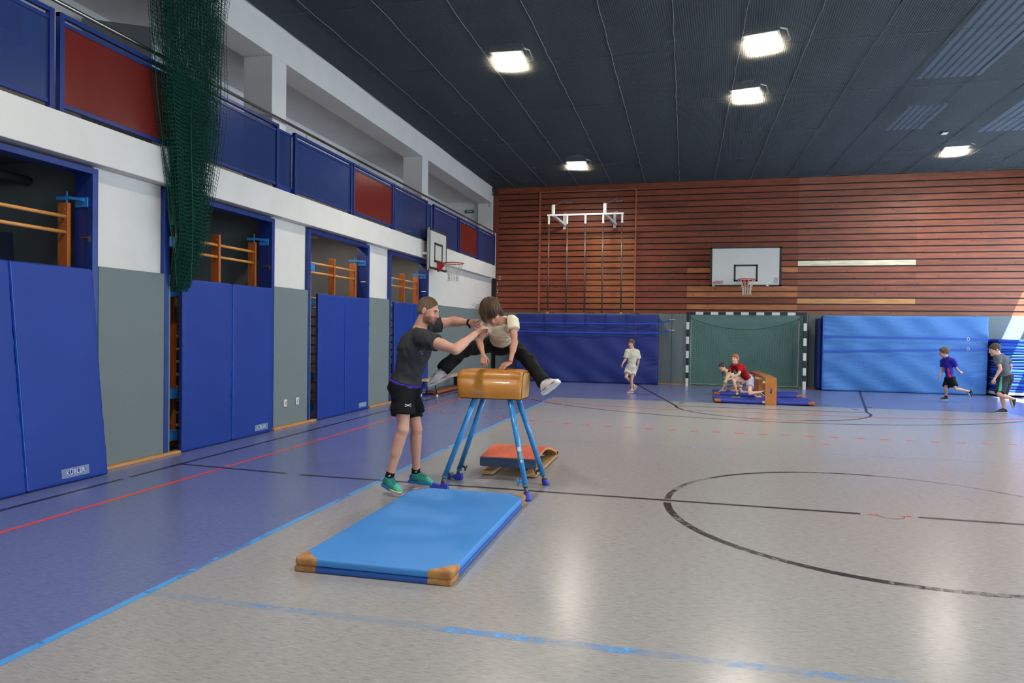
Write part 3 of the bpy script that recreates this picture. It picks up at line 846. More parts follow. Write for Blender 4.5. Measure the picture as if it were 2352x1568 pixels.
for k in range(13):
    y0 = 20.9-2.4*k
    pts = [(.05+14.9*j/75, y0+.012*math.sin(j*.5+k), 5.835) for j in range(76)]
    t = MB(); t.tube(pts, .0028, 4); t.build('cross_seam', mat('cross_seam_cord', '4E5456', .8, spec=.1), net)

# ---------------------------------------------------------------- ceiling lamps
glow = bpy.data.materials.new('lamp_glass'); glow.use_nodes = True
_p = glow.node_tree.nodes['Principled BSDF']; _p.inputs['Base Color'].default_value = (.8, .8, .75, 1)
_p.inputs['Emission Color'].default_value = (1.0, .93, .78, 1); _p.inputs['Emission Strength'].default_value = 45
M['housing'] = mat('lamp_housing', '6E6C66', .4, metal=.6)
M['reflector'] = mat('lamp_reflector', 'D8D6D0', .3)
def lamp(x, y, rot, label, tilt=0.0, visible=True):
    t = thing('ceiling_lamp', label, 'lamp', (x, y, 5.97), 'floodlights above the ceiling net')
    R = Matrix.Translation((x, y, 5.97)) @ Matrix.Rotation(math.radians(rot), 4, 'Z') @ Matrix.Rotation(math.radians(tilt), 4, 'X')
    h = MB()
    for a in ((-.27, -.235, -.34, .34), (.235, .27, -.34, .34), (-.235, .235, -.34, -.30), (-.235, .235, .30, .34)): h.box(a[0], a[1], a[2], a[3], -.05, .06, R)
    h.box(-.27, .27, -.34, .34, .055, .07, R)
    h.build('housing', M['housing'], t)
    g = MB(); g.box(-.235, .235, -.30, .30, -.035, -.025, R); g.build('lamp_glass', glow, t)
    b = MB()
    P = [[R @ V(.27*math.sin(u*PI/16)*math.cos(v*2*PI/16), .12+.22*math.sin(u*PI/16)*math.sin(v*2*PI/16), .07+.16*math.cos(u*PI/16)) for v in range(17)] for u in range(9)]
    b.grid(P); b.build('reflector_dome', M['reflector'], t, smooth=True)
    b = MB(); b.tube([R @ V(.27, .26, .02), R @ V(.36, .21, .0), R @ V(.36, -.21, .0), R @ V(.27, -.26, .02)], .014, 6); b.build('bracket', M['steel'], t)
    for hx in (-.1, .15): b = MB(); b.tube([R @ V(hx, .3, .1), R @ V(hx, .35, .33)], .008, 5); b.build('hanger', M['dark_steel'], t)
    li = bpy.data.lights.new('lamp_light', 'AREA'); li.shape = 'RECTANGLE'; li.size = .44; li.size_y = .56; li.spread = math.radians(150); li.energy = LAMP_W; li.color = LAMP_COL
    lo = bpy.data.objects.new('lamp_light', li); COL.objects.link(lo); lo.parent = t
    lo.matrix_basis = Matrix.Translation((0, 0, -.045)) @ Matrix.Rotation(math.radians(rot), 4, 'Z')
    lo.visible_camera = True
    return t
lamp(2.92, 11.32, 3, 'bright square floodlight near the left wall, nearest of the left lamp row')
lamp(6.86, 11.42, -14, 'bright square floodlight in the ceiling middle, the nearer of two')
lamp(6.82, 13.85, -12, 'bright square floodlight in the ceiling middle, the farther of two')
lamp(2.92, 18.75, 3, 'bright floodlight above the climbing poles near the far wall')
lamp(11.93, 18.9, -8, 'bright floodlight above the light blue crash mat at the right')
for (x, y) in ((2.92, 3.9), (11.93, 3.9), (2.92, -3.5), (11.93, -3.5), (7.4, 3.9), (11.93, 11.3), (7.4, -3.5)):
    lamp(x, y, 3, 'floodlight of the same row outside the picture')
# ceiling heaters: ribbed panels above the net
ribm = mat('rib_panel', '50607C', .6)
for i, (x0, x1, y0, y1, lab) in enumerate(((9.62, 10.66, 7.5, 13.8, 'long ribbed grey-blue ceiling panel at the upper right, nearest the viewer'),
                                      (9.96, 10.7, 15.45, 17.1, 'short ribbed ceiling panel between the middle lamps and the right lamp'),
                                      (11.9, 12.9, 14.2, 17.6, 'ribbed ceiling panel nearest the right wall'))):
    t = thing('ceiling_panel', lab, 'ceiling panel', ((x0+x1)/2, (y0+y1)/2, 6.0), 'ribbed panels above the net')
    n = 8 if i == 0 else 6
    for k in range(n):
        xx = x0+(x1-x0)*k/n
        b = MB(); b.box(xx+.02, xx+(x1-x0)/n-.03, y0, y1, 5.98, 6.02); b.build('rib', ribm, t)
for (x, y) in ((11.1, 16.85), (11.95, 16.6)):
    pass
b = MB(); b.box(11.02, 11.14, 16.85, 17.0, 5.80, 5.82); tag(b.build('shuttlecock', mat('shuttle_white', 'CFD0DC', .7), bevel=.02), 'small white scrap caught in the ceiling net left of the right lamp', 'scrap')

# ---------------------------------------------------------------- balcony railing
bal = [(3.62, 5.44, 'b'), (5.50, 7.32, 'r'), (7.37, 9.20, 'b'), (9.64, 11.54, 'b'), (11.58, 13.37, 'r'), (13.41, 15.32, 'b'), (15.73, 17.61, 'b'), (17.66, 19.38, 'r'), (19.42, 21.02, 'b')]
labs = ['dark blue translucent balcony panel at the top left corner of the picture', 'red balcony panel left of the hanging green net', 'blue balcony panel just right of the hanging green net',
        'blue balcony panel directly left of the middle red panel', 'red balcony panel in the middle of the balcony', 'blue balcony panel right of the middle red panel',
        'blue balcony panel behind the side backboard', 'small red balcony panel nearest the far wall', 'last blue balcony panel touching the far wall']
for (a, b_, c), lab in zip(bal, labs):
    a *= .991; b_ = min(b_*.991, 21.0) if b_ < 20.9 else 21.03
    t = thing('balcony_panel', lab, 'railing panel', (0, (a+b_)/2, 3.5), 'balcony railing panels')
    p = MB(); p.box(.048, .060, a+.04, b_-.04, 3.55, 4.31); p.build('acrylic_sheet', M['ac_blue'] if c == 'b' else M['ac_red'], t)
    f = MB(); f.box(.03, .085, a, a+.05, 3.475, 4.395); f.box(.03, .085, b_-.05, b_, 3.475, 4.395); f.box(.03, .08, a, b_, 4.355, 4.395); f.box(.03, .072, a+.05, b_-.05, 4.285, 4.32); f.box(.03, .072, a+.05, b_-.05, 3.52, 3.56)
    f.build('frame', M['dark_blue_steel'] if c == 'b' else M['dark_blue_steel'], t, bevel=.003)
for (a, b_, lab) in ((9.21, 9.63, 'narrow recessed blue panel between balcony panels at the first column'), (15.33, 15.72, 'narrow recessed blue panel between balcony panels at the second column')):
    a *= .991; b_ *= .991; t = thing('balcony_panel', lab, 'railing panel', (.02, (a+b_)/2, 3.5), 'balcony railing panels')
    p = MB(); p.box(.008, .016, a-.02, b_+.02, 3.55, 4.33); p.build('acrylic_sheet', M['ac_blue'], t)
    p = MB(); p.box(.004, .026, a-.02, b_+.02, 3.475, 3.56); p.box(.004, .026, a-.02, b_+.02, 4.33, 4.365); p.build('frame', M['blue_steel'], t)
t = thing('handrail', 'long bare metal handrail above the balcony panels', 'handrail', (.045, 6, 4.5))
r = MB(); r.tube([(.045, -9, 4.495), (.045, 21.04, 4.495)], .021, 10); r.build('rail', M['steel'], t, smooth=True)
for y in (2.9, 4.8, 6.9, 8.55, 9.0, 9.95, 11.8, 13.4, 15.2, 16.6, 18.2, 19.6, 20.9):
    r = MB(); r.tube([(.026, y, 4.36), (.045, y, 4.48)], .007, 6); r.build('support', M['steel'], t)
r = MB(); r.box(.06, .095, 21.032, 21.055, 3.475, 4.47); r.build('end_post', M['white_paint'], t)
# open grey door and bag on the balcony
t = MB(); A = V(-1.49, 7.26, 0); B_ = V(-.83, 7.68, 0)
t.add([A+V(0, 0, 3.47), B_+V(0, 0, 3.47), B_+V(0, 0, 5.26), A+V(0, 0, 5.26), A+V(-.03, .045, 3.47), B_+V(-.03, .045, 3.47), B_+V(-.03, .045, 5.26), A+V(-.03, .045, 5.26)], [(0, 1, 2, 3), (7, 6, 5, 4), (0, 4, 5, 1), (1, 5, 6, 2), (2, 6, 7, 3), (3, 7, 4, 0)])
d = t.build('door_leaf', mat('door_grey', '77797A', .6), bevel=.01); tag(d, 'open grey door leaf on the balcony, left of the hanging net', 'door')
bag = thing('bag', 'dark purple bag seen through the first blue balcony panel', 'bag', (-.22, 5.08, 4.0))
b = MB(); b.rbox((-.22, 5.08, 4.24), (.22, .40, .26), .06, (3, 4, 5)); b.build('pouch', mat('bag_purple', '5A2060', .8), bag, smooth=True)
b = MB(); b.rbox((-.22, 5.08, 4.06), (.24, .42, .10), .05, (3, 4, 2)); b.build('bottom', mat('bag_navy', '101A48', .8), bag, smooth=True)
# exit sign
es = thing('exit_sign', 'small green emergency exit sign with white arrow above the balcony end', 'sign', (-.79, 21.1, 5.1))
b = MB(); b.box(-.92, -.65, 21.11, 21.148, 5.12, 5.21); b.build('panel', mat('sign_green', '1F5A38', .5), es)
b = MB(); b.box(-.83, -.68, 21.105, 21.109, 5.155, 5.175); b.prism([(-.87, 5.165), (-.83, 5.19), (-.83, 5.14)], 'y', 21.105, 21.109); b.build('arrow', mat('sign_white', 'D8E4DA', .5), es)
# pulley fittings and small ring in the corner under the ceiling
pf = thing('pulley_fitting', 'small metal pulley fitting under the ceiling in the far left corner', 'fitting', (.03, 20.95, 5.7))
b = MB(); b.box(0, .06, 20.9, 20.95, 5.62, 5.83); b.box(.1, .13, 20.95, 21.0, 5.6, 5.84); b.box(0, .14, 20.92, 20.96, 5.6, 5.64); b.build('bracket', M['dark_steel'], pf)
b = MB(); b.tube([(.035+.0*i, 20.85+.05*math.sin(i), 5.66+.05*math.cos(i)) for i in [2*PI*q/12 for q in range(12)]], .012, 6, closed=True); b.build('wheel', M['steel'], pf)
b = MB(); b.tube([(.012, 20.55+.09*math.sin(i), 5.25+.055*math.cos(i)) for i in [2*PI*q/16 for q in range(16)]], .008, 6, closed=True); tag(b.build('cable_ring', M['steel']), 'small round metal ring on the last balcony column', 'ring')

# ---------------------------------------------------------------- wall bars
def wall_bars(yr, label):
    t = thing('wall_bars', label, 'wall bars', (-.26, yr-.92, 0), 'wooden wall bars in the openings')
    ys = [yr-.07, yr-.88, yr-1.71]
    for y in ys:
        p = MB(); p.box(-.325, -.205, y-.02, y+.02, .03, 2.70); p.build('upright', M['post_wood'], t, bevel=.004)
        p = MB(); p.sphere((-.24, y-.022, 2.63), .007, 6, 4); p.sphere((-.29, y-.022, 2.52), .007, 6, 4); p.sphere((-.24, y-.022, 2.54), .007, 6, 4); p.build('bolt', M['steel'], t)
    zs = [2.56, 2.405]+[1.98-.155*i for i in range(12)]
    for i, z in enumerate(zs):
        for a, b_ in ((ys[1], ys[0]), (ys[2], ys[1])):
            p = MB(); p.tube([(-.235, a+.01, z), (-.235, b_-.01, z)], .0185, 10); p.build('rung', M['rung'], t, smooth=True)
    # light blue swivel brackets at the right reveal, and at the left post
    p = MB(); p.box(-.19, -.04, yr-.018, yr-.003, 2.66, 2.76); p.build('bracket_plate', M['light_blue_steel'], t, bevel=.003)
    p = MB(); p.bar((-.07, yr-.03, 2.73), (-.26, yr-.06, 2.755), .03, .03); p.tube([(-.245, yr-.06, 2.70), (-.245, yr-.06, 2.82)], .009, 6); p.bar((-.25, yr-.065, 2.745), (-.34, yr-.09, 2.745), .02, .035); p.build('swivel_arm', M['light_blue_steel'], t, bevel=.002)
    for z in (2.42, 1.83, .62, .12):
        p = MB(); p.box(-.30, -.12, yr-OW+.02, ys[2]-.02, z, z+.12); p.build('hinge_plate', M['light_blue_steel'], t, bevel=.003)
    return t
for yr, lab in ((5.91, 'wooden wall bars in the nearest opening, cut by the left picture edge'), (9.08, 'wooden wall bars in the second opening behind the green net'), (12.25, 'wooden wall bars in the third opening'), (15.42, 'wooden wall bars in the farthest opening behind the trainer')):
    wall_bars(yr, lab)
# unseen tube lamps added behind the headers to brighten the two far store rooms
for y, lab in ((11.4, 'unseen tube lamp added behind the header of the third opening'), (14.6, 'unseen tube lamp added behind the header of the farthest opening')):
    t = thing('added_tube_lamp', lab, 'lamp', (-.42, y, 3.2), 'unseen tube lamps added in the store rooms')
    b = MB(); b.box(-.46, -.38, y-.6, y+.6, 3.20, 3.238); b.build('housing', M['white_paint'], t)
    b = MB(); b.tube([(-.42, y-.55, 3.185), (-.42, y+.55, 3.185)], .012, 8); b.build('tube', mat('tube_glow', 'F0E6D8', .4, emis='FFE8CC', estr=6), t)
    li = bpy.data.lights.new('added_tube_light', 'AREA'); li.shape = 'RECTANGLE'; li.size = .05; li.size_y = 1.1; li.energy = 9; li.color = (1, .86, .74)
    lo = bpy.data.objects.new('added_tube_light', li); COL.objects.link(lo); lo.parent = t; lo.matrix_basis = Matrix.Translation((0, 0, -.03))
# things in the store rooms
b = MB(); b.box(-1.5, -1.45, 10.6, 12.1, .1, 2.50); tag(b.build('board', mat('terracotta_board', '9C6246', .6, col2='AE7A58', vscale=3, vstretch=(1, 1, .2))), 'reddish brown board leaning inside the third opening', 'board')
t = thing('equipment_stand', 'dark blue equipment stand in the nearest opening', 'stand', (-.9, 5.3, 0))
b = MB(); b.bar((-.9, 5.55, 0), (-.9, 5.55, 2.60), .05, .05, V(0, 1, 0)); b.build('post', M['dark_blue_steel'], t)
b = MB(); b.prism([(4.9, 1.9), (5.9, 1.9), (5.86, 2.42), (5.62, 2.40), (4.9, 2.25)], 'x', -.98, -.93); b.build('side_plate', mat('navy_plate', '131C38', .6), t)
b = MB(); b.tube([(-1.1, 2.0, 3.05), (-1.1, 6.2, 3.02)], .05, 10); tag(b.build('ceiling_pipe', mat('pipe_grey', '55585A', .5), smooth=True), 'dark grey pipe under the store room ceiling of the nearest opening', 'pipe')

# ---------------------------------------------------------------- folding mats leaning in the openings
def folding_mat(y0, y1, ym, xb, xt, label, thick=.052):
    t = thing('folding_mat', label, 'gym mat', ((xb+xt)/2, ym, 0), 'blue folding mats leaning in the openings')
    H_ = 2.04
    for (a, b_) in ((y0, ym-.006), (ym+.006, y1)):
        c = V(0, (a+b_)/2, H_/2)
        sh = Matrix(((1, 0, (xt-xb)/H_, xb-thick/2), (0, 1, 0, 0), (0, 0, 1, .004), (0, 0, 0, 1)))
        sd = (b_*7.3) % 5
        def disp(p, n, a=a, b_=b_, sd=sd):
            e = max(0, 1-abs(abs(p.y)-(b_-a)/2)/.14)
            return V((.003*math.sin(p.z*55+sd+3*math.sin(p.z*7))+.002*math.sin(p.z*23+p.y*30))*e*(1 if n.x >= 0 else 0)+.004*math.sin(p.y*5+p.z*3+sd), 0, 0)
        m = MB(); m.rbox((0, c.y, c.z), (thick, b_-a, H_), .022, (1, 14, 60), M=sh, disp=disp)
        m.build('mat_panel', M['mat_blue'], t, smooth=True)
        s = MB()
        s.bar(sh @ V(thick/2-.012, a+.0, .03), sh @ V(thick/2-.012, a+.0, H_-.03), .012, .005, V(0, 1, 0))
        if a > y0+.3: pass
    s = MB(); sh = Matrix(((1, 0, (xt-xb)/H_, xb-thick/2), (0, 1, 0, 0), (0, 0, 1, .004), (0, 0, 0, 1)))
    pts = [sh @ V(thick/2-.004, ym, .02), sh @ V(thick/2-.004, ym, H_-.01)]
    s.bar(pts[0], pts[1], .022, .006, V(0, 1, 0))
    s.build('hinge_strip', M['strap_blue'], t)
    s = MB(); s.bar(sh @ V(0, y0-.001, .02), sh @ V(0, y0-.001, H_-.02), .004, thick-.03, V(0, 1, 0)) if False else s.box(-thick/2+.008, thick/2-.008, y0-.002, y0+.01, .02, H_-.02, sh)
    s.build('side_panel', M['mat_side'], t)
    # printed maker label
    yl = y1-.545 if y1 < 6.5 else y1-.42
    lb = MB()
    z0, z1 = .055, .135
    x_ = thick/2+.004
    for q in range(11):
        z = z0+(z1-z0)*q/10
        if q in (0,):
            lb.box(x_, x_+.0008, yl, yl+.31, z-.0012, z+.0016, sh)
        elif 3 <= q <= 7:
            lb.box(x_, x_+.0008, yl, yl+.045, z-.0012, z+.0016, sh); lb.box(x_, x_+.0008, yl+.265, yl+.31, z-.0012, z+.0016, sh)
        else: lb.box(x_, x_+.0008, yl, yl+.31, z-.0012, z+.0016, sh)
    lo = lb.build('maker_label', M['label_white'], t)
    text('KÜBLER', 'maker_name', M['label_white'], .058, sh @ Matrix.Translation((x_+.001, yl+.155, (z0+z1)/2)) @ Matrix.Rotation(PI/2, 4, 'Z') @ Matrix.Rotation(PI/2, 4, 'X'), lo, offset=.0016, spacing=1.08)
    return t
folding_mat(4.08, 5.91, 5.01, .215, .012, 'royal blue folding mat nearest the viewer at the left picture edge', .075)
folding_mat(7.15, 9.01, 8.10, .072, .070, 'royal blue folding mat in the second opening under the green net')
folding_mat(10.31, 12.20, 11.24, .074, .068, 'royal blue folding mat in the third opening, left of the trainer')
folding_mat(13.37, 15.28, 14.27, .078, .066, 'royal blue folding mat partly hidden behind the trainer')
# sockets
for (y, lab) in ((9.46, 'white power outlet on the grey wall panel, the left one'), (9.80, 'white power outlet on the grey wall panel, the right one')):
    t = thing('power_outlet', lab, 'power outlet', (0.005, y, .36), 'two outlets low on the grey wall panel')
    b = MB(); b.rbox((.008, y, .36), (.016, .085, .105), .006, (1, 3, 3)); b.build('cover', M['white_paint'], t, smooth=True)
    b = MB(); b.rbox((.0165, y+.004, .362), (.006, .04, .06), .002, (1, 2, 2)); b.build('socket', mat('beige_socket', 'A89C7E', .5), t, smooth=True)

# ---------------------------------------------------------------- hanging divider net, gathered
GN = mat('green_net', '0D4839', .75, spec=.3)
def wire(P, r, name, m, parent, hstep=1, vstep=1, r2=None):
    """net cords along the rows and columns of a point grid"""
    mb = MB()
    def cord(pts, rr):
        o = len(mb.v); n = 3
        for i, p in enumerate(pts):
            d = (pts[min(i+1, len(pts)-1)]-pts[max(i-1, 0)])
            if d.length < 1e-9: d = V(0, 0, 1)
            d.normalize(); a = V(0, 0, 1) if abs(d.z) < .7 else V(1, 0, 0); x = d.cross(a).normalized(); y = d.cross(x)
            for k in range(n):
                t = 2*PI*k/n; mb.v.append(tuple(p+x*rr*math.cos(t)+y*rr*math.sin(t)))
        for i in range(len(pts)-1):
            for k in range(n):
                l = (k+1) % n; mb.f.append((o+i*n+k, o+i*n+l, o+(i+1)*n+l, o+(i+1)*n+k))
    for i in range(0, len(P), vstep): cord(P[i], r)
    for j in range(0, len(P[0]), hstep): cord([P[i][j] for i in range(len(P))], r2 or r)
    return mb.build(name, m, parent)
def gathered_net():
    rg = random.Random(11)
    nf = 15; per = 16
    env_z = [1.90, 2.3, 2.7, 3.1, 3.5, 4.0, 4.94, 5.40, 5.84]
    env_l = [7.02, 6.95, 6.86, 6.80, 6.72, 6.62, 6.48, 6.42, 6.36]
    env_r = [7.30, 7.36, 7.40, 7.46, 7.54, 7.60, 7.68, 7.72, 7.76]
    fold = [(rg.uniform(0, .16), rg.uniform(.80, 1.0)) for _ in range(nf+1)]
    fold[0] = (0, 1); fold[1] = (.02, .35)
    cols = nf*per; nz = 88
    ph = [rg.uniform(0, 6) for _ in range(nf+1)]
    P = []
    for c in range(cols+1):
        fi = c/per; k = int(min(fi, nf-1)); t = fi-k
        col = []
        for iz in range(nz+1):
            z = 1.90+3.94*iz/nz
            l = np.interp(z, env_z, env_l); r = np.interp(z, env_z, env_r); w = r-l
            def turn(q):
                lo, hi = fold[q]; base = lo if q % 2 == 0 else hi
                if q > 1: base += .06*math.sin(z*1.7+ph[q])
                return base
            u = turn(k)*(1-t)+turn(k+1)*t
            x = .12+.30*(fi/nf)*(.35+.65*(z-1.9)/3.94)+.02*math.sin(z*2.3+ph[k])+.012*math.sin(fi*9+z*4)
            x = x-.16*max(0, (2.5-z)/.6)
            jit = .006*math.sin(c*1.9+iz*2.1)
            col.append(V(x+rg.uniform(-.003, .003), l+w*u+jit*.6, z+.012*math.sin(c*1.3)+rg.uniform(-.004, .004)))
        P.append(col)
    t = thing('divider_net', 'dark green divider net gathered and hanging in front of the balcony', 'net', (.2, 7.1, 1.9))
    wire(P, .0026, 'netting', GN, t)
    e = MB(); e.tube([(.30, 7.0+.02*math.sin(z*3), z) for z in np.linspace(1.95, 5.84, 40)], .006, 5)
    e.tube([(.1+.1*(z-1.9)/3.9, np.interp(z, env_z, env_l)+.005*math.sin(z*9), z) for z in np.linspace(1.95, 5.84, 60)], .005, 5); e.build('edge_rope', GN, t)
gathered_net()

# ---------------------------------------------------------------- basketball hoops
def hoop(parent, c, r, out, h=.42):
    """ring centred c, with open net; out = direction away from the board"""
    m = MB(); m.tube([(c[0]+r*math.cos(a), c[1]+r*math.sin(a), c[2]) for a in [2*PI*i/28 for i in range(28)]], .0105, 8, closed=True)
    ring = m.build('ring', M['red_steel'], parent, smooth=True)
    n = 12; net = MB()
    prof = [(1.0, 0), (.80, -.09), (.62, -.17), (.52, -.25), (.49, -.33), (.52, -.40)]
    for i in range(n):
        for s in (0, 1):
            pts = []
            for q, (k, dz) in enumerate(prof):
                a = 2*PI*(i+(.5 if (q+s) % 2 else 0)+(0 if q else 0))/n
                pts.append((c[0]+r*k*math.cos(a), c[1]+r*k*math.sin(a), c[2]+dz*h/.42))
            net.tube(pts, .0042, 4)
    net.build('hoop_net', M['cord'], parent)
    return ring
# far backboard
bb = thing('basketball_backboard', 'large white basketball backboard on the timber far wall', 'basketball hoop', (7.33, 20.05, 2.78))
z0, z1, xa, xb_ = 2.77, 3.81, 6.42, 8.23
b = MB(); b.box(xa, xb_, 20.0, 20.03, z0, z1); b.build('board', M['board_white'], bb, bevel=.003)
f = MB()
for q in ((xa-.01, xa+.045, z0, z1), (xb_-.045, xb_+.01, z0, z1), (xa-.01, xb_+.01, z1-.03, z1+.005), (xa-.01, xb_+.01, z0-.012, z0+.035)): f.box(q[0], q[1], 19.995, 20.035, q[2], q[3])
f.build('border', mat('backboard_black', '23241F', .6), bb)
f = MB(); cx = 7.335; ta, tb, tz0, tz1 = cx-.305, cx+.305, 2.895, 3.345
for q in ((ta, ta+.045, tz0, tz1), (tb-.045, tb, tz0, tz1), (ta, tb, tz1-.045, tz1), (ta, tb, tz0, tz0+.04)): f.box(q[0], q[1], 19.994, 20.0, q[2], q[3])
f.build('target_square', mat('backboard_black', '23241F', .6), bb)
f = MB(); f.box(cx-.065, cx+.065, 19.93, 20.0, 2.78, 2.93); f.bar((cx, 19.98, 2.82), (cx, 19.82, 2.915), .1, .012); f.build('ring_bracket', M['red_steel'], bb)
hoop(bb, (cx, 19.62, 2.92), .225, (0, -1))
f = MB(); f.box(cx-.55, cx-.47, 20.03, 21.1, 3.45, 3.53); f.box(cx+.47, cx+.55, 20.03, 21.1, 3.45, 3.53); f.bar((cx-.5, 20.03, 2.9), (cx-.5, 21.1, 3.4), .05, .05); f.bar((cx+.5, 20.03, 2.9), (cx+.5, 21.1, 3.4), .05, .05); f.build('wall_arm', M['dark_steel'], bb)
f = MB(); f.box(xa+.05, xa+.12, 19.99, 19.998, z0-.005, z0+.02); f.box(8.02-.16, 8.08-.16, 19.99, 19.998, z0-.005, z0+.03); f.build('clip', M['white_paint'], bb)
red_print = mat('print_red', '9E2F4B', .6); pr_w = mat('print_white', 'D8D0CE', .6); pr_g = mat('print_pale_red', 'B97A90', .6); pr_gr = mat('print_grey', '8E8A8C', .6)
f = MB(); f.prism([(6.475, 2.845), (6.50, 2.875), (6.53, 2.903), (6.56, 2.912), (6.73, 2.912), (6.752, 2.905), (6.763, 2.885), (6.755, 2.862), (6.735, 2.85), (6.71, 2.845)], 'y', 19.994, 19.998)
lg = f.build('maker_badge', red_print, bb)
text('SPORTCO', 'maker_name', pr_w, .054, Matrix.Translation((6.625, 19.992, 2.879)) @ Matrix.Rotation(PI/2, 4, 'X'), lg, shear=.35, offset=.001, spacing=.95)
f = MB()
for i in range(7): f.box(6.48+i*.043, 6.515+i*.043, 19.994, 19.998, 2.826, 2.833)
f.build('badge_line', pr_gr, bb)
f = MB(); f.tube([(8.105+.042*math.cos(a), 19.995, 2.925+.042*math.sin(a)) for a in [2*PI*i/20 for i in range(20)]], .006, 4, closed=True); f.bar((8.078, 19.995, 2.895), (8.132, 19.995, 2.955), .01, .004); f.box(8.04, 8.17, 19.994, 19.998, 2.985, 2.993)
f.build('warning_mark', pr_g, bb)
f = MB(); f.box(8.035, 8.165, 19.994, 19.998, 2.85, 2.875); f.build('warning_text_strip', mat('print_pale_grey', 'A9A7A8', .6), bb)
# side backboard on the left wall
sb = thing('basketball_backboard', 'smaller white backboard with red ring hanging on the left wall', 'basketball hoop', (.3, 15.27, 2.85))
ya, yb, z0, z1 = 14.72, 15.86, 2.83, 3.73
b = MB(); b.box(.27, .30, ya, yb, z0, z1); b.build('board', M['board_white'], sb)
f = MB()
for q in ((ya, ya+.035, z0, z1), (yb-.035, yb, z0, z1), (ya, yb, z1-.05, z1), (ya, yb, z0, z0+.05)): f.box(.298, .306, q[0], q[1], q[2], q[3])
f.build('border', mat('backboard_black', '23241F', .6), sb)
f = MB(); ta, tb, tz0, tz1 = 15.03, 15.57, 3.0, 3.44
for q in ((ta, ta+.045, tz0, tz1), (tb-.045, tb, tz0, tz1), (ta, tb, tz1-.05, tz1), (ta, tb, tz0, tz0+.05)): f.box(.300, .308, q[0], q[1], q[2], q[3])
f.build('target_square', mat('backboard_black', '23241F', .6), sb)
f = MB(); f.prism([(.305, 2.80), (.305, 3.005), (.47, 3.005), (.47, 2.975)], 'y', 15.21, 15.33); f.build('ring_bracket', M['red_steel'], sb)
hoop(sb, (.67, 15.27, 2.99), .235, (1, 0))
f = MB(); f.box(-.05, .27, 14.80, 14.86, 3.15, 3.2); f.box(.1, .27, 15.6, 15.66, 3.6, 3.65); f.tube([(.24, 14.76, 2.8), (.24, 14.76, 3.7)], .012, 6); f.build('wall_arm', M['white_paint'], sb)

# ---------------------------------------------------------------- climbing frame on the far wall
cf = thing('climbing_frame', 'white climbing frame with five hanging metal poles on the far wall', 'climbing frame', (2.93, 20.4, 2.0))
f = MB(); f.box(1.82, 4.03, 20.36, 20.42, 4.84, 4.89); f.build('crossbar', M['white_paint'], cf, bevel=.004)
for x in (1.87, 2.41, 2.94, 3.45, 3.99):
    f = MB(); f.box(x-.026, x+.026, 20.37, 20.41, 4.60, 4.84); f.build('pole_holder', M['white_paint'], cf, bevel=.004)
    f = MB(); f.tube([(x, 20.39, 2.03), (x, 20.39, 4.6)], .021, 10); f.build('pole', mat('pole_steel', '6E675A', .35, metal=.7), cf, smooth=True)
for x in (1.87, 3.99):
    f = MB(); f.box(x-.03, x+.03, 20.36, 20.42, 2.00, 2.06); f.build('pole_foot', mat('brass_foot', '9E8A5C', .5), cf)
for x in (1.99, 3.49):
    f = MB(); f.rbox((x, 20.42, 5.0), (.10, .09, .36), .03, (1, 1, 3)); f.build('hinge_arm', M['white_paint'], cf, smooth=True)
    f = MB(); f.bar((x+.03, 20.45, 4.84), (x+.26, 21.05, 4.66), .06, .06); f.bar((x+.22, 21.08, 4.95), (x+.22, 21.08, 4.55), .08, .03, V(0, 1, 0)); f.build('wall_strut', M['white_paint'], cf)
    f = MB(); f.tube([(x+.02, 20.44, 5.15), (x+.27, 21.07, 5.42)], .012, 6); f.box(x+.24, x+.45, 21.07, 21.095, 5.33, 5.36); f.box(x+.2, x+.3, 21.07, 21.095, 5.02, 5.05); f.build('tie_rod', mat('tie_grey', '8D8C88', .4, metal=.4), cf)

# ---------------------------------------------------------------- crash mats on the far wall
def crash(x0, x1, y0, y1, z1, m, seed):
    def disp(p, n):
        a = .010*math.sin(p.x*6+seed+2*math.sin(p.z*2.3+seed)) if n.y < 0 else 0
        low = max(0, .5-(p.z+z1/2)/z1)
        a2 = .040*low*math.sin(p.x*2.2+p.z*4+seed)+.018*math.sin((p.x*1.3+p.z*1.9)*5+seed*2)*(.35+low)
        ed = max(0, 1-abs(abs(p.x)-(x1-x0)/2)/.5)
        a3 = .012*ed*math.sin(p.z*26+p.x*8*math.sin(p.z*3)+seed)
        return V(0, -(a2+a3+a), 0) if n.y <= 0 and p.y < 0 else V(0, 0, 0)
    mb = MB(); mb.rbox(((x0+x1)/2, (y0+y1)/2, z1/2+.004), (x1-x0, y1-y0, z1), .04, (70, 3, 46), disp=disp)
    return mb
cm = thing('crash_mat', 'big dark blue crash mat standing on edge left of the goal, strapped twice', 'crash mat', (2.94, 20.8, 0))
crash(.86, 5.04, 20.62, 21.02, 2.0, None, 1.0).build('mat_body', mat('crash_dark_blue', '24327A', .55, var=.12, vscale=1.2, bump=.25, bscale=14, bstretch=(1, 1, 1.6), spec=.4), cm, smooth=True)
for x in (1.9, 3.1, 4.4):
    f = MB(); f.tube([(x-.09, 20.75, 2.0), (x-.06, 20.74, 2.03), (x, 20.73, 2.04), (x+.06, 20.74, 2.03), (x+.09, 20.75, 2.0)], .009, 5); f.build('handle', M['black'], cm)
f = MB(); f.box(.9, 3.9, 20.70, 20.72, 2.002, 2.008); f.build('green_edge', mat('green_edge', '2E9A4E', .6), cm)
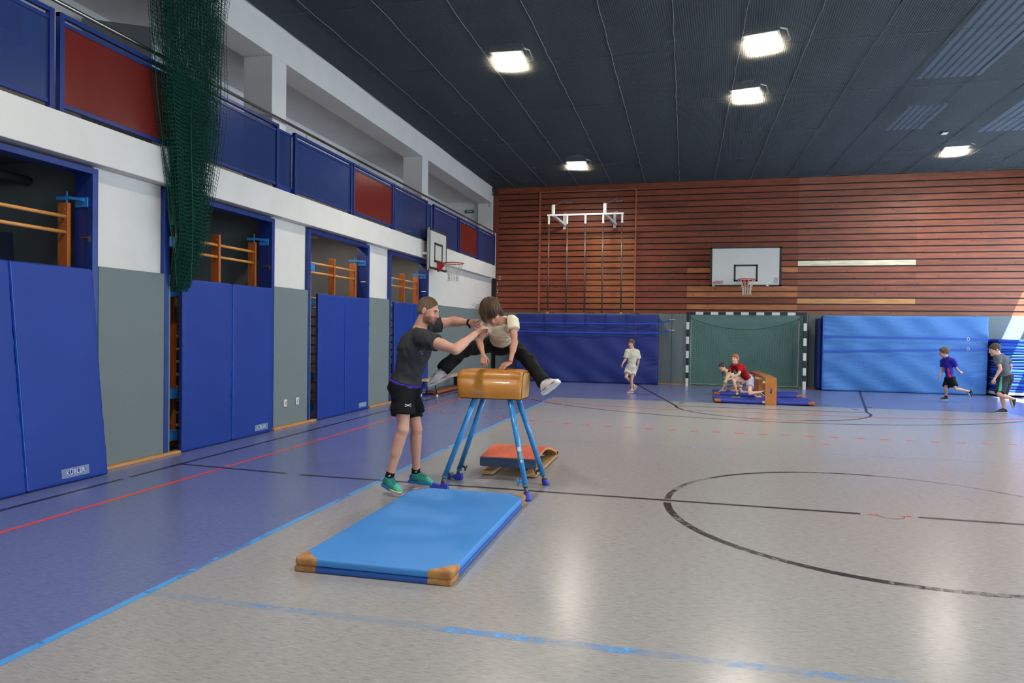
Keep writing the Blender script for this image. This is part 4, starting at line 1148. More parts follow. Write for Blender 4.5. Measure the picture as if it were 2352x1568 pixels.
for i, (zl, zr, zh) in enumerate(((1.735, 1.73, 1.84), (1.475, 1.465, 1.53))):
    st = thing('strap', ('upper' if i == 0 else 'lower')+' blue strap across the dark blue crash mat', 'strap', (3, 20.6, zl), 'straps around the dark crash mat')
    f = MB()
    P = [(.84, 20.575, zl+.01*i), (2.0, 20.565, zl), (3.0, 20.565, zl-.005), (4.3, 20.568, zr), (5.06, 20.60, zr+.02), (5.36, 20.98, zh)]
    for a, b_ in zip(P[:-1], P[1:]): f.bar(a, b_, .006, .042)
    f.build('webbing', mat('strap_webbing', '1E49B4', .5), st)
    f = MB(); f.tube([(4.40+.03*math.cos(a), 20.558, zr+.002+.036*math.sin(a)) for a in [2*PI*q/12 for q in range(12)]], .006, 5, closed=True); f.build('buckle', M['steel'], st)
    f = MB(); f.tube([(5.36, 20.98, zh), (5.34, 21.0, zh+.03), (5.40, 21.02, zh+.035), (5.50, 21.04, zh+.03)], .010, 6); f.build('wall_hook', M['white_paint'], st)
cm = thing('crash_mat', 'big bright blue crash mat standing on edge right of the goal', 'crash mat', (11.3, 20.7, 0))
crash(9.36, 13.28, 20.4, 20.82, 2.0, None, 4.2).build('mat_body', mat('crash_light_blue', '457DC0', .5, var=.10, vscale=1.4, bump=.6, bscale=7, bstretch=(1, 1, 2.2), spec=.4), cm, smooth=True)
f = MB(); f.rbox((9.30, 20.72, .98), (.12, .40, 1.9), .04, (1, 4, 12)); f.build('side_gusset', M['mat_side'], cm, smooth=True)
f = MB(); f.tube([(9.365, 20.4, .03), (9.365, 20.4, 1.97)], .014, 6); f.build('edge_piping', mat('piping_blue', '2458C8', .4), cm)
for i, (zl, zr) in enumerate(((1.455, 1.43), (1.05, 1.18))):
    st = thing('strap', ('upper' if i == 0 else 'lower')+' blue strap across the bright blue crash mat', 'strap', (11.3, 20.38, zl), 'straps around the bright crash mat')
    f = MB(); P = [(9.35+3.94*q/8, 20.352-.004*math.sin(q), zl+(zr-zl)*q/8) for q in range(9)]
    for a, b_ in zip(P[:-1], P[1:]): f.bar(a, b_, .006, .045)
    f.build('webbing', mat('strap_webbing2', '1F4FB8', .5), st)
    f = MB(); f.tube([(12.8+.03*math.cos(a), 20.34, zr-.002+.036*math.sin(a)) for a in [2*PI*q/12 for q in range(12)]], .006, 5, closed=True); f.build('buckle', M['steel'], st)
# stack of mats at the right
rg = random.Random(9)
z = .12; k = 0
colr = ['24499F', '1F3F96', '2B5FB6', '20408C', '3E6F9C', '234FB4', '1B3A8A', '2A63C4']
car = MB(); car.box(13.36, 15.0, 20.0, 21.0, .05, .12); tag(car.build('mat_trolley', M['white_paint'], bevel=.01), 'low white trolley under the stack of mats', 'trolley')
first = None
while z < 1.42:
    h_ = rg.choice((.06, .075, .09)); x0 = 13.36+rg.uniform(-.015, .02)
    if z+h_ > 1.46: break
    sag = rg.uniform(.006, .012)
    t = thing('stacked_mat', 'x', 'gym mat', (14.2, 20.5, z), 'blue gym mats stacked in the far right corner')
    b = MB(); b.rbox((x0+.78, 20.5, z+h_/2), (1.56, 1.0, h_-.006), min(.028, h_*.42), (10, 8, 1), disp=lambda p, n: V(0, 0, sag*math.sin(p.x*4+z*9)))
    b.build('mat_body', mat('stack_blue_%d' % (k % 8), colr[k % 8], .75, spec=.2), t, smooth=True)
    b = MB(); b.rbox((x0+1.5, 20.05, z+h_/2), (.16, .14, h_-.002), .02, (2, 2, 1)); b.build('leather_corner', mat('corner_pale', 'C9A987', .7), t, smooth=True)
    z += h_; k += 1
    t['label'] = ['bottom', 'second lowest', 'third from the bottom', 'fourth from the bottom', 'fifth from the bottom', 'sixth from the bottom', 'seventh from the bottom', 'eighth from the bottom', 'ninth from the bottom', 'tenth from the bottom', 'eleventh from the bottom', 'twelfth from the bottom', 'thirteenth from the bottom', 'fourteenth from the bottom', 'fifteenth from the bottom', 'sixteenth from the bottom', 'seventeenth', 'eighteenth', 'nineteenth', 'twentieth', '21st', '22nd'][k-1]+' blue gym mat of the corner stack'
t['label'] = 'topmost blue gym mat of the corner stack'
b = MB(); b.sphere((12.56, 16.0, .05), .14, 20, 12, (1, 1, .62)); tag(b.build('rubber_dome', mat('dome_yellow', 'D9B221', .4), smooth=True), 'yellow half ball on the floor cut by the right picture edge', 'ball')

# ---------------------------------------------------------------- goal
go = thing('handball_goal', 'black and white striped handball goal with green net', 'goal', (7.39, 20.4, 0))
xl, xr, gy, gt = 5.81, 8.95, 20.40, 2.08
BK, WT = mat('goal_black', '1B1D1F', .45), mat('goal_white', 'D4D4D0', .4)
def striped(a, b_, axis, start):
    pass
for side, x in ((0, xl), (1, xr-.08)):
    m0 = MB(); m0.box(x, x+.08, gy-.04, gy+.04, 0, 1.80 if True else 2); m0.build('post', WT, go, bevel=.004)
    m1 = MB(); m1.box(x-.001, x+.081, gy-.041, gy+.041, 1.79, 2.081)
    for q in range(4):
        zt = 1.79-.20-.4*q; m1.box(x-.001, x+.081, gy-.041, gy+.041, zt-.20 if q < 3 else zt-.16, zt)
    m1.build('black_stripe', BK, go, bevel=.003)
m0 = MB(); m0.box(xl+.08, xr-.08, gy-.04, gy+.04, gt-.08, gt); m0.build('crossbar', WT, go, bevel=.004)
m1 = MB(); m1.box(xl+.08, xl+.25, gy-.041, gy+.041, gt-.081, gt+.001)
for q in range(6): m1.box(xl+.45+.4*q, xl+.45+.4*q+.2, gy-.041, gy+.041, gt-.081, gt+.001)
m1.box(xr-.29, xr-.08, gy-.041, gy+.041, gt-.081, gt+.001); m1.build('black_stripe', BK, go, bevel=.003)
m0 = MB()
for x in (xl+.13, xr-.13):
    m0.tube([(x, gy+.04, 2.0), (x, gy+.45, 1.86), (x, gy+.52, .04), (x, gy+.04, .04)], .014, 6)
m0.tube([(xl+.13, gy+.52, .04), (xr-.13, gy+.52, .04)], .014, 6); m0.build('rear_frame', mat('goal_grey', 'A9ADAE', .5), go)
NG = mat('goal_net_green', '1E6B4C', .8)
P = []
for i in range(47):
    u = i/46; x = xl+.10+(xr-xl-.20)*u; c = []
    for j in range(34):
        v = j/33
        sag = .34*math.sin(PI*u)**.8
        zt = 1.92-sag*.9
        z = zt*(1-v)+.03*v
        y = gy+.28+.16*math.sin(PI*v)+.05*math.sin(u*9+v*4)-.06*math.sin(PI*u)
        c.append(V(x+.03*math.sin(v*7+u*3)*math.sin(PI*u), y, z+.03*math.sin(u*16)*math.sin(PI*v)))
    P.append(c)
wire(P, .0028, 'goal_net', NG, go)
for sgn, x in ((1, xl+.10), (-1, xr-.10)):
    P = [[V(x+sgn*.02*math.sin(j*.8+i), gy+.04+.30*i/6, 1.98*(1-j/26)+.03) for j in range(27)] for i in range(7)]
    wire(P, .003, 'goal_net', NG, go)
m0 = MB(); m0.tube([(xl+.12+(xr-xl-.24)*u, gy+.25, 1.93-.33*math.sin(PI*u)**.8) for u in [q/24 for q in range(25)]], .007, 5); m0.build('net_rope', mat('rope_green', '23583F', .8), go); m0 = MB()
m0.tube([(xl+.1+(xr-xl-.2)*u, gy+.30+.05*math.sin(u*30), .035+.008*math.sin(u*50)) for u in [q/60 for q in range(61)]], .013, 5); m0.build('net_rope', mat('rope_green', '23583F', .8), go)
t = MB(); t.box(xl+.15, xr-.15, 21.035, 21.05, 0.03, 2.045)
gb = t.build('wall_cover', mat('green_cloth', '67847E', .95, var=.12, vscale=2, bump=.2, bscale=8, bstretch=(3, 1, .5)), wall_far)

# ---------------------------------------------------------------- upright box sections and floor mats in front of the goal
BX = mat('box_wood', 'B87531', .4, col2='A6652A', vscale=5, vstretch=(3, .5, 3), coat=.2)
BX2 = mat('box_wood_dark', 'A0592E', .45, col2='8E4A26', vscale=5, vstretch=(3, .5, 3))
PG = mat('peg_wood', 'DDBB8C', .5)
def box_section(x0, y0, L_, w, H_, label, ry=0.0, m=BX):
    t = thing('vaulting_box_section', label, 'vaulting box', (x0+w/2, y0+L_/2, 0), 'vaulting box sections standing on edge')
    R = Matrix.Translation((x0+w/2, y0+L_/2, 0)) @ Matrix.Rotation(math.radians(ry), 4, 'Z')
    hw = w/2; th = .03
    e = MB()
    # near end board with an oval hand hole
    def ring(n=24):
        return [(.022*math.cos(a)*1.0, .065*math.sin(a)) for a in [2*PI*i/n for i in range(n)]]
    hole = ring(); hc = (0, H_*.52)
    outer = []
    for i in range(24):
        a = 2*PI*i/24; cx_, cz_ = math.cos(a), math.sin(a)
        k = min(hw/abs(cx_) if abs(cx_) > 1e-6 else 9, (H_/2)/abs(cz_) if abs(cz_) > 1e-6 else 9)
        outer.append((cx_*k, H_/2+cz_*k))
    # snap the corner samples
    for cxx, czz in ((-hw, 0), (hw, 0), (hw, H_), (-hw, H_)):
        j = min(range(24), key=lambda i: (outer[i][0]-cxx)**2+(outer[i][1]-czz)**2); outer[j] = (cxx, czz)
    for yy_, nm in ((-L_/2, 'end_board'), (L_/2-th, 'end_board')):
        e = MB(); vs = []
        for dy in (0, th):
            vs += [R @ V(q[0], yy_+dy, q[1]) for q in outer]+[R @ V(hc[0]+q[0], yy_+dy, hc[1]+q[1]) for q in hole]
        fs = []
        for i in range(24):
            j = (i+1) % 24
            fs += [(i, j, 24+j, 24+i), (48+j, 48+i, 72+i, 72+j), (i, 48+i, 48+j, j), (24+i, 24+j, 72+j, 72+i)]
        e.add(vs, fs); e.build('end_board', m, t)
    e = MB(); e.box(-hw, hw, -L_/2+th, L_/2-th, H_-th, H_, R); e.build('long_board', m, t, bevel=.004)
    e = MB(); e.box(-hw, hw, -L_/2+th, L_/2-th, 0, th, R); e.build('long_board', m, t, bevel=.004)
    for yy_ in (-L_/2+.05, L_/2-.08):
        for zz in (.06, H_-.09):
            e = MB(); e.box(-hw-.055, -hw+.06, yy_-.02, yy_+.03, zz-.022, zz+.022, R); e.build('peg', PG, t, bevel=.004)
    return t
box_section(7.43, 15.62, 1.45, .22, .57, 'orange-brown box section on edge, the nearer one with an oval hand hole', ry=0)
box_section(7.40, 17.25, 1.45, .22, .56, 'darker box section on edge behind the nearer one', ry=2, m=BX2)
LEA = mat('corner_leather', 'A8632F', .7, col2='8E4F25', vscale=20, bump=.2)
LEA2 = mat('corner_suede', 'B58350', .85, col2='98683A', vscale=14, bump=.3, bscale=40)
def gym_mat(cx, cy, L_, w, h_, z0, label, m, rot=0.0, corner=LEA, cr=.13, group=None, sag=None, name='gym_mat'):
    t = thing(name, label, 'gym mat', (cx, cy, z0), group)
    R = Matrix.Translation((cx, cy, z0+h_/2)) @ Matrix.Rotation(math.radians(rot), 4, 'Z')
    disp = (lambda p, n: V(0, 0, sag(p.x, p.y))) if sag else None
    n = (int(L_*12), int(w*12), 1)
    b = MB(); b.rbox((0, 0, 0), (L_, w, h_), h_*.36, n, M=R, disp=disp); b.build('mat_body', m, t, smooth=True)
    for sx in (-1, 1):
        for sy in (-1, 1):
            b = MB(); cxx, cyy = sx*L_/2, sy*w/2
            b.rbox((0, 0, 0), (L_, w, h_), h_*.36, (int(L_*60), int(w*60), 1), M=R, disp=disp, off=.002,
                   keep=lambda p: (abs(p.x-cxx)+abs(p.y-cyy)) < cr and True)
            if b.f: b.build('leather_corner', corner, t, smooth=True)
    return t
MB_D = mat('floor_mat_blue', '25399A', .55, var=.08, vscale=3, bump=.1, bscale=300)
gym_mat(7.42, 16.28, 2.02, 1.0, .065, .004, 'dark blue gym mat under the nearer box section', MB_D, group='floor mats in front of the goal', sag=lambda x, y: .022*max(0, (abs(x)-.1))**1.0*.9)
gym_mat(7.46, 18.0, 1.98, .95, .065, .004, 'dark blue gym mat under the farther box section', MB_D, group='floor mats in front of the goal', sag=lambda x, y: .02*max(0, (abs(x)-.1)))

# ---------------------------------------------------------------- bench and overturned bench by the left wall
bn = thing('bench', 'low bench with pale wooden top and black steel legs by the left wall', 'bench', (.28, 16.2, 0))
b = MB(); b.box(.14, .42, 14.35, 17.9, .365, .395); b.build('seat', M['light_wood'], bn, bevel=.006)
for y in (14.85, 17.45):
    b = MB(); b.tube([(.09, y, .03), (.12, y, .2), (.17, y, .34), (.22, y, .36), (.34, y, .36), (.39, y, .34), (.44, y, .2), (.47, y, .03)], .014, 8); b.tube([(.12, y, .12), (.44, y, .12)], .009, 6); b.build('leg', M['black'], bn, smooth=True)
    for x in (.09, .47):
        c = MB(); c.tube([(x, y, 0), (x, y, .055)], [.026, .022], 10); c.build('rubber_foot', mat('cream_foot', 'DAD6C4', .6), bn)
b = MB(); b.box(.22, .34, 16.75, 16.83, .12, .365); b.build('middle_support', M['black'], bn)
ob = thing('bench', 'overturned reddish wooden bench lying on the floor under the pale bench', 'bench', (.2, 16.6, 0))
b = MB(); b.box(.12, .36, 15.15, 18.6, .05, .09); b.build('plank', mat('red_wood', 'A85A36', .5, var=.15, vscale=6, vstretch=(5, .5, 5)), ob, bevel=.004)
b = MB(); b.box(.2, .26, 15.2, 18.5, 0.0, .05); b.build('rail', mat('red_wood_dark', '7A3C22', .5), ob)

# ---------------------------------------------------------------- vaulting buck
bk = thing('vaulting_buck', 'brown leather vaulting buck on four splayed bright blue legs', 'vaulting buck', (4.05, 6.36, 0))
LE = mat('buck_leather', 'BE7E2C', .40, col2='A96A22', vscale=3.2, bump=.05, bscale=70, coat=.12)
LE2 = mat('buck_end_leather', 'BC9054', .55, var=.1, vscale=6, bump=.1)
def prof(w_t, w_b, h_, r, n=16):
    pts = []
    hb, ht = w_b/2, w_t/2
    pts.append((-hb, .012)); pts.append((-hb-.002, .05)); pts.append((-ht-.004, h_-r))
    for i in range(n+1):
        a = PI-PI/2*i/n; pts.append((-ht+r+r*math.cos(a), h_-r+r*math.sin(a)*1.0))
    pts += [(-q[0], q[1]) for q in reversed(pts)]
    return pts
bx0, bx1 = 3.765, 4.375
def section(x, k, dz=0):
    return [V(x, 6.335+q[0]*k, .858+q[1]*(1-(1-k)*.5)+dz) for q in prof(.375, .36, .268, .085)]
b = MB()
secs = [(0, .90), (.006, .95), (.02, .985), (.045, 1.0), (.15, 1.0), (.30, 1.0), (.46, 1.0), (.565, 1.0), (.59, .985), (.604, .95), (.61, .90)]
b.grid([section(bx0+s_, k) for s_, k in secs]); n_ = len(section(0, 1))
b.add(section(bx0, .90), [tuple(range(n_))]); b.add(section(bx1, .90), [tuple(reversed(range(n_)))])
q0 = section(bx0, .9); q1 = section(bx1, .9)
b.add([V(bx0, 6.17, .862), V(bx1, 6.17, .862), V(bx1, 6.50, .862), V(bx0, 6.50, .862)], [(0, 1, 2, 3)])
def buck_taper(vs):
    out = []
    for v in vs:
        x, y, z = v; cxm = (bx0+bx1)/2; hh = z-.858
        ins = .012*(1-min(1, hh/.2))
        if hh > .225: q = min(.042, hh-.225); ins += .042-math.sqrt(max(0, .042**2-q*q))
        out.append((cxm+(x-cxm)*(.305-ins)/.305, y, z))
    return out
b.v = buck_taper(b.v)
bd = b.build('body', LE, bk, smooth=True)
e = MB(); sec2 = [V(bx1+.0035, 6.335+q[0]*.80, .858+.012+q[1]*.84) for q in prof(.375, .36, .268, .085)]
sec3 = [V(bx1-.01, q.y, q.z) for q in sec2]
e.add(sec2+sec3, [tuple(range(n_))]+[(i, (i+1) % n_, n_+(i+1) % n_, n_+i) for i in range(n_)]); e.v = buck_taper(e.v); e.build('end_pad', LE2, bk)
e = MB(); e.tube([tuple(V(bx1+.002, 6.335+q[0]*.86, .858+.006+q[1]*.90)) for q in prof(.375, .36, .268, .085)], .004, 5); e.v = buck_taper(e.v); e.build('seam', mat('seam_brown', '6E3E12', .5), bk)
# dark worn patch on top
wm = MB(); wm.grid([[V(3.86+.15*i/8+.01*math.sin(j*2), 6.20+.16*j/8, .858+.2695) for j in range(9)] for i in range(9)]); 
BL = mat('buck_blue', '2891D6', .3, vscale=12, col2='267FBE', coat=.3); SH = mat('buck_shoe_blue', '2B3BA8', .45)
chip = mat('chipped_paint', '4B6B52', .6)
legs = [((3.925, 6.22, .865), (3.635, 6.225, .115), 'box'), ((3.945, 6.46, .865), (3.625, 6.70, .10), 'box'), ((4.255, 6.21, .865), (4.445, 6.055, .115), 'cone'), ((4.265, 6.46, .865), (4.475, 6.69, .10), 'cone')]
for i, (a, b_, kind) in enumerate(legs):
    a = V(*a); b_ = V(*b_); d = (b_-a).normalized()
    m = MB(); m.tube([a, b_], .0245, 16); leg = m.build('leg', BL, bk, smooth=True)
    m = MB(); m.tube([b_-d*.02, b_+d*.001], .0262, 16)
    m.build('collar', mat('worn_collar', '4E5A5A', .5, col2='2E7FB8', vscale=40), leg, smooth=True)
    m = MB(); m.tube([b_, b_+d*.06], .0165, 12); m.build('inner_tube', mat('inner_steel', '6A6862', .4, metal=.6), leg, smooth=True)
    side = V(-1, -.15, 0) if i == 2 else (V(1, -.2, 0) if i < 2 else V(-1, -.3, 0))
    side = (side-d*side.dot(d)).normalized(); c = b_-d*.055
    m = MB(); m.tube([c+side*.02, c+side*.052], .012, 10); m.tube([c+side*.05, c+side*.058, c+side*.064], [.010, .026, .024], 8); m.tube([c+side*.06+d*.03, c+side*.062-d*.03], .008, 6); m.build('clamp_screw', BL if i == 2 else mat('dark_knob', '3C4A50', .4, metal=.4), leg, smooth=True)
    if kind == 'cone':
        p0 = V(b_.x+d.x*.045, b_.y+d.y*.045, b_.z+d.z*.045); p1 = V(p0.x+d.x*.05/abs(d.z), p0.y+d.y*.05/abs(d.z), .002)
        m = MB(); m.tube([p0, p0+V(0, 0, -.004), p1+V(0, 0, .006), p1], [.026, .029, .038, .036], 16); m.build('rubber_foot', SH, leg, smooth=False)
    else:
        x1 = b_.x+.02; y = b_.y
        m = MB(); m.prism([(x1-.155, .012), (x1-.15, .055), (x1-.12, .062), (x1-.06, .048), (x1-.045, .06), (x1+.012, .06), (x1+.018, .004), (x1-.06, .004), (x1-.075, .014)], 'y', y-.03, y+.03)
        sh_ = m.build('castor_foot', SH, leg, bevel=.004)
        m = MB(); m.tube([(x1-.125, y-.026, .03), (x1-.125, y+.026, .03)], .027, 14); m.build('wheel', SH, sh_, smooth=False)
m = MB(); pa, pb = V(4.255, 6.21, .865), V(4.445, 6.055, .115)
def on_leg(t, u): 
    c = pa.lerp(pb, t); d = (pb-pa).normalized(); tocam = (V(5.78, 0, 1.48)-c); tocam = (tocam-d*tocam.dot(d)).normalized(); s = d.cross(tocam)
    return c+tocam*(.0252*math.cos(u))+s*(.0252*math.sin(u))
m.grid([[on_leg(t_, u_) for u_ in (-.6, -.3, 0, .3, .6)] for t_ in (.555, .58, .605)]); m.build('sticker', mat('sticker_cream', 'D8CFA8', .6), bk)
m = MB(); m.grid([[on_leg(t_, u_) for u_ in (-.5, -.2, .1, .4)] for t_ in (.615, .65, .69)]); m.build('sticker', mat('sticker_pattern', 'A8B070', .6, col2='5A86A8', vscale=90), bk)
m = MB(); m.grid([[on_leg(t_, u_) for u_ in (-.4, -.1, .3)] for t_ in (.70, .73)]); m.build('sticker', mat('sticker_worn', 'BFCFA0', .6), bk)
m = MB(); m.grid([[on_leg(t_, u_) for u_ in (.15, .45)] for t_ in (.04, .10)]); m.build('sticker', mat('sticker_white', 'C9D6E0', .6), bk)

# ---------------------------------------------------------------- springboard
sp = thing('springboard', 'wooden springboard with orange carpet top behind the buck', 'springboard', (4.05, 7.6, 0))
x0, x1 = 3.765, 4.345
def spz(t):  # t 0 near high end .. 1 far low end
    return .185+.045*math.sin(PI*min(1, t*1.05))**1.0-.12*max(0, t-.38)**1.25*1.9
ys_ = [6.97+1.29*i/24 for i in range(25)]
b = MB(); up_, lo_ = [], []
b.grid([[V(x, y, spz((y-6.97)/1.29)+.008) for x in (x0, x0+.2, x1-.2, x1)] for y in ys_]); b.grid([[V(x, y, spz((y-6.97)/1.29)-.002) for x in (x1, x0)] for y in ys_])
b.grid([[V(x0, y, spz((y-6.97)/1.29)+dz) for dz in (.008, -.002)] for y in ys_]); b.grid([[V(x1, y, spz((y-6.97)/1.29)+dz) for dz in (-.002, .008)] for y in ys_])
b.build('carpet', mat('orange_carpet', 'DA6A49', .95, col2='C85A3C', vscale=60, bump=.3, bscale=200), sp)
b = MB()
for dz0, dz1 in ((-.002, -.022),):
    b.grid([[V(x, y, spz((y-6.97)/1.29)+dz1) for x in (x0, x1)] for y in ys_][::-1])
    for x in (x0, x1): b.grid([[V(x, y, spz((y-6.97)/1.29)+dz) for dz in (dz0, dz1)] for y in ys_])
b.build('bent_board', mat('ply_edge', 'C08E58', .5), sp)
b = MB(); b.box(x0-.003, x1+.003, 6.955, 6.985, .098, .190); b.build('front_edge', mat('navy_board', '40526E', .55, col2='33435E', vscale=5, vstretch=(.5, 4, 4)), sp, bevel=.004)
for (a, c) in ((x0+.0, x0+.13), (x1-.13, x1)):
    b = MB(); b.box(a, c, 6.97, 8.26, .012, .042); b.build('base_rail', mat('ply_rail', 'B8905E', .5, var=.15, vscale=8), sp, bevel=.004)
b = MB(); b.box(x0, x1, 8.18, 8.27, .03, .075); b.build('rear_bar', mat('ply_rail', 'B8905E', .5), sp)
b = MB(); b.box(x0+.05, x1-.05, 7.35, 7.42, .042, .09); b.build('spring_block', mat('ply_edge', 'C08E58', .5), sp)
b = MB()
for x in (x0+.15, x1-.15):
    b.tube([(x+.02*math.cos(a), 7.38+.02*math.sin(a), .09+.08*a/(8*PI)) for a in [8*PI*i/60 for i in range(61)]], .004, 5)
b.tube([(x1-.12, 7.5, .12), (x1+.0, 7.5, .11)], .008, 6); b.build('spring', M['steel'], sp)

# ---------------------------------------------------------------- landing mats in the foreground
MAT_T = mat('landing_blue', '4087CF', .5, var=.05, vscale=2.5, bump=.12, bscale=500, spec=.4)
MAT_L = mat('landing_blue_dark', '1F56A8', .5)
ctr = (3.985, 4.885); rot = 90.4
gym_mat(ctr[0], ctr[1], 2.03, 1.0, .036, .001, 'lower of the two blue landing mats in the foreground', MAT_L, rot=rot, corner=LEA2, cr=.14, group='landing mats before the buck')
gym_mat(ctr[0]+.004, ctr[1], 2.03, 1.0, .050, .038, 'upper light blue landing mat with suede corners in the foreground', MAT_T, rot=rot, corner=LEA2, cr=.145, group='landing mats before the buck',
        sag=lambda x, y: -.004*math.exp(-((x-.62)**2+(y+.05)**2)/.05)-.003*math.exp(-((x-.2)**2+(y-.1)**2)/.06)+.0015*math.sin(x*7+y*4))

# ---------------------------------------------------------------- people
JT = {
    'man': {'head': [3.498, 6.12, 1.656], 'neck': [3.407, 6.12, 1.484], 'chest': [3.375, 6.1, 1.3], 'pel': [3.289, 6.1, 0.97], 'shR': [3.502, 5.94, 1.411], 'elR': [3.854, 5.84, 1.311], 'wrR': [3.949, 6.12, 1.452], 'shL': [3.406, 6.28, 1.51], 'elL': [3.611, 6.46, 1.564], 'wrL': [3.823, 6.38, 1.552], 'hipR': [3.305, 6.0, 0.923], 'kneeR': [3.347, 5.92, 0.584], 'ankR': [3.226, 5.9, 0.151], 'hipL': [3.279, 6.2, 0.914], 'kneeL': [3.389, 6.14, 0.564], 'ankL': [3.347, 6.24, 0.132]},
    'girl': {'head': [4.037, 6.32, 1.654], 'neck': [4.082, 6.47, 1.568], 'chest': [4.076, 6.58, 1.491], 'pel': [3.994, 6.85, 1.348], 'shR': [3.957, 6.46, 1.534], 'elR': [3.898, 6.42, 1.381], 'wrR': [3.973, 6.3, 1.251], 'shL': [4.198, 6.48, 1.57], 'elL': [4.245, 6.4, 1.379], 'wrL': [4.23, 6.3, 1.193], 'hipR': [3.892, 6.86, 1.346], 'kneeR': [3.69, 6.58, 1.283], 'ankR': [3.526, 6.42, 1.088], 'hipL': [4.09, 6.86, 1.349], 'kneeL': [4.336, 6.58, 1.209], 'ankL': [4.526, 6.42, 1.002]},
    'walk': {'head': [4.506, 17.55, 1.209], 'neck': [4.529, 17.55, 1.082], 'chest': [4.542, 17.55, 0.933], 'pel': [4.515, 17.55, 0.634], 'shR': [4.418, 17.5, 1.017], 'elR': [4.381, 17.47, 0.836], 'wrR': [4.319, 17.35, 0.723], 'shL': [4.653, 17.6, 1.008], 'elL': [4.686, 17.63, 0.816], 'wrL': [4.659, 17.6, 0.625], 'hipR': [4.443, 17.53, 0.58], 'kneeR': [4.404, 17.4, 0.395], 'ankR': [4.586, 17.7, 0.167], 'hipL': [4.567, 17.58, 0.559], 'kneeL': [4.537, 17.45, 0.342], 'ankL': [4.541, 17.45, 0.077]},
    'red': {'head': [6.853, 16.3, 0.932], 'neck': [6.876, 16.35, 0.826], 'chest': [6.983, 16.4, 0.711], 'pel': [7.16, 16.5, 0.469], 'shR': [6.801, 16.45, 0.742], 'elR': [6.752, 16.35, 0.573], 'wrR': [6.672, 16.2, 0.483], 'shL': [6.959, 16.2, 0.729], 'elL': [6.932, 16.05, 0.623], 'wrL': [6.772, 16.05, 0.515], 'hipR': [7.137, 16.55, 0.417], 'kneeR': [6.824, 16.3, 0.472], 'ankR': [6.917, 16.25, 0.163], 'hipL': [7.18, 16.4, 0.399], 'kneeL': [7.15, 16.0, 0.201], 'ankL': [7.435, 16.2, 0.241]},
    'cream': {'head': [6.662, 17.75, 0.679], 'neck': [6.746, 17.8, 0.584], 'chest': [6.834, 17.9, 0.497], 'pel': [7.031, 18.1, 0.342], 'shR': [6.766, 17.95, 0.503], 'elR': [6.757, 17.9, 0.294], 'wrR': [6.76, 17.9, 0.115], 'shL': [6.812, 17.7, 0.508], 'elL': [6.73, 17.6, 0.324], 'wrL': [6.664, 17.6, 0.135], 'hipR': [7.025, 18.15, 0.307], 'kneeR': [6.903, 18.1, 0.093], 'ankR': [7.186, 18.35, 0.072], 'hipL': [7.055, 18.0, 0.318], 'kneeL': [7.112, 17.9, 0.074], 'ankL': [7.455, 18.05, 0.073]},
    'boyblue': {'head': [11.537, 18.1, 1.123], 'neck': [11.575, 18.1, 1.015], 'chest': [11.622, 18.1, 0.876], 'pel': [11.673, 18.1, 0.539], 'shR': [11.571, 18.25, 0.909], 'elR': [11.55, 18.2, 0.71], 'wrR': [11.467, 18.1, 0.583], 'shL': [11.687, 17.95, 0.933], 'elL': [11.785, 18.05, 0.763], 'wrL': [11.899, 18.2, 0.689], 'hipR': [11.671, 18.2, 0.493], 'kneeR': [11.573, 18.05, 0.301], 'ankR': [11.609, 18.12, 0.097], 'hipL': [11.677, 18.0, 0.506], 'kneeL': [11.727, 17.9, 0.307], 'ankL': [12.095, 18.1, 0.245]},
    'boygrey': {'head': [11.721, 15.85, 1.237], 'neck': [11.776, 15.85, 1.135], 'chest': [11.839, 15.85, 1.008], 'pel': [11.921, 15.85, 0.702], 'shR': [11.705, 15.7, 1.07], 'elR': [11.739, 15.62, 0.871], 'wrR': [11.639, 15.62, 0.673], 'shL': [11.979, 16.0, 1.057], 'elL': [12.089, 16.08, 0.918], 'wrL': [12.111, 16.15, 0.811], 'hipR': [11.857, 15.78, 0.644], 'kneeR': [11.719, 15.6, 0.381], 'ankR': [12.04, 15.75, 0.278], 'hipL': [11.976, 15.93, 0.629], 'kneeL': [11.868, 15.85, 0.34], 'ankL': [11.892, 15.8, 0.079]},
}
def cloth(name, col, rough=.85, **k): return mat('cloth_'+name, col, rough, bump=.08, bscale=350, spec=.2, var=.1, vscale=6, **k)
def shirt(root, J, s, tf, fr_, m, t=.5, hem=.04, g=.014, h=.006, r=.066, fold=(.003, .09, 1), r2=None, name='shirt', paint=None, base=None, slv=None, hemn=None):
    ap, ac, up, up2, lat = fr_
    P = tf(g)
    for e in 'RL':
        sh, el_ = J['sh'+e], J['el'+e]; tt = (slv or {}).get(e, t)
        P += [cone(sh, sh, .060*s+g*.5, .060*s+g*.5, .04*s), cone(sh, lerp(sh, el_, tt), r*s, (r2 or r)*s, .03*s, ends=True)]
    P += [cut(J['pel']+up*hem, hemn if hemn is not None else -up), cut(J['neck']+up2*.012*s, up2, lim=.11*s)]
    return implicit(name, P, h, m, root, fold=fold, paint=paint, base=base)
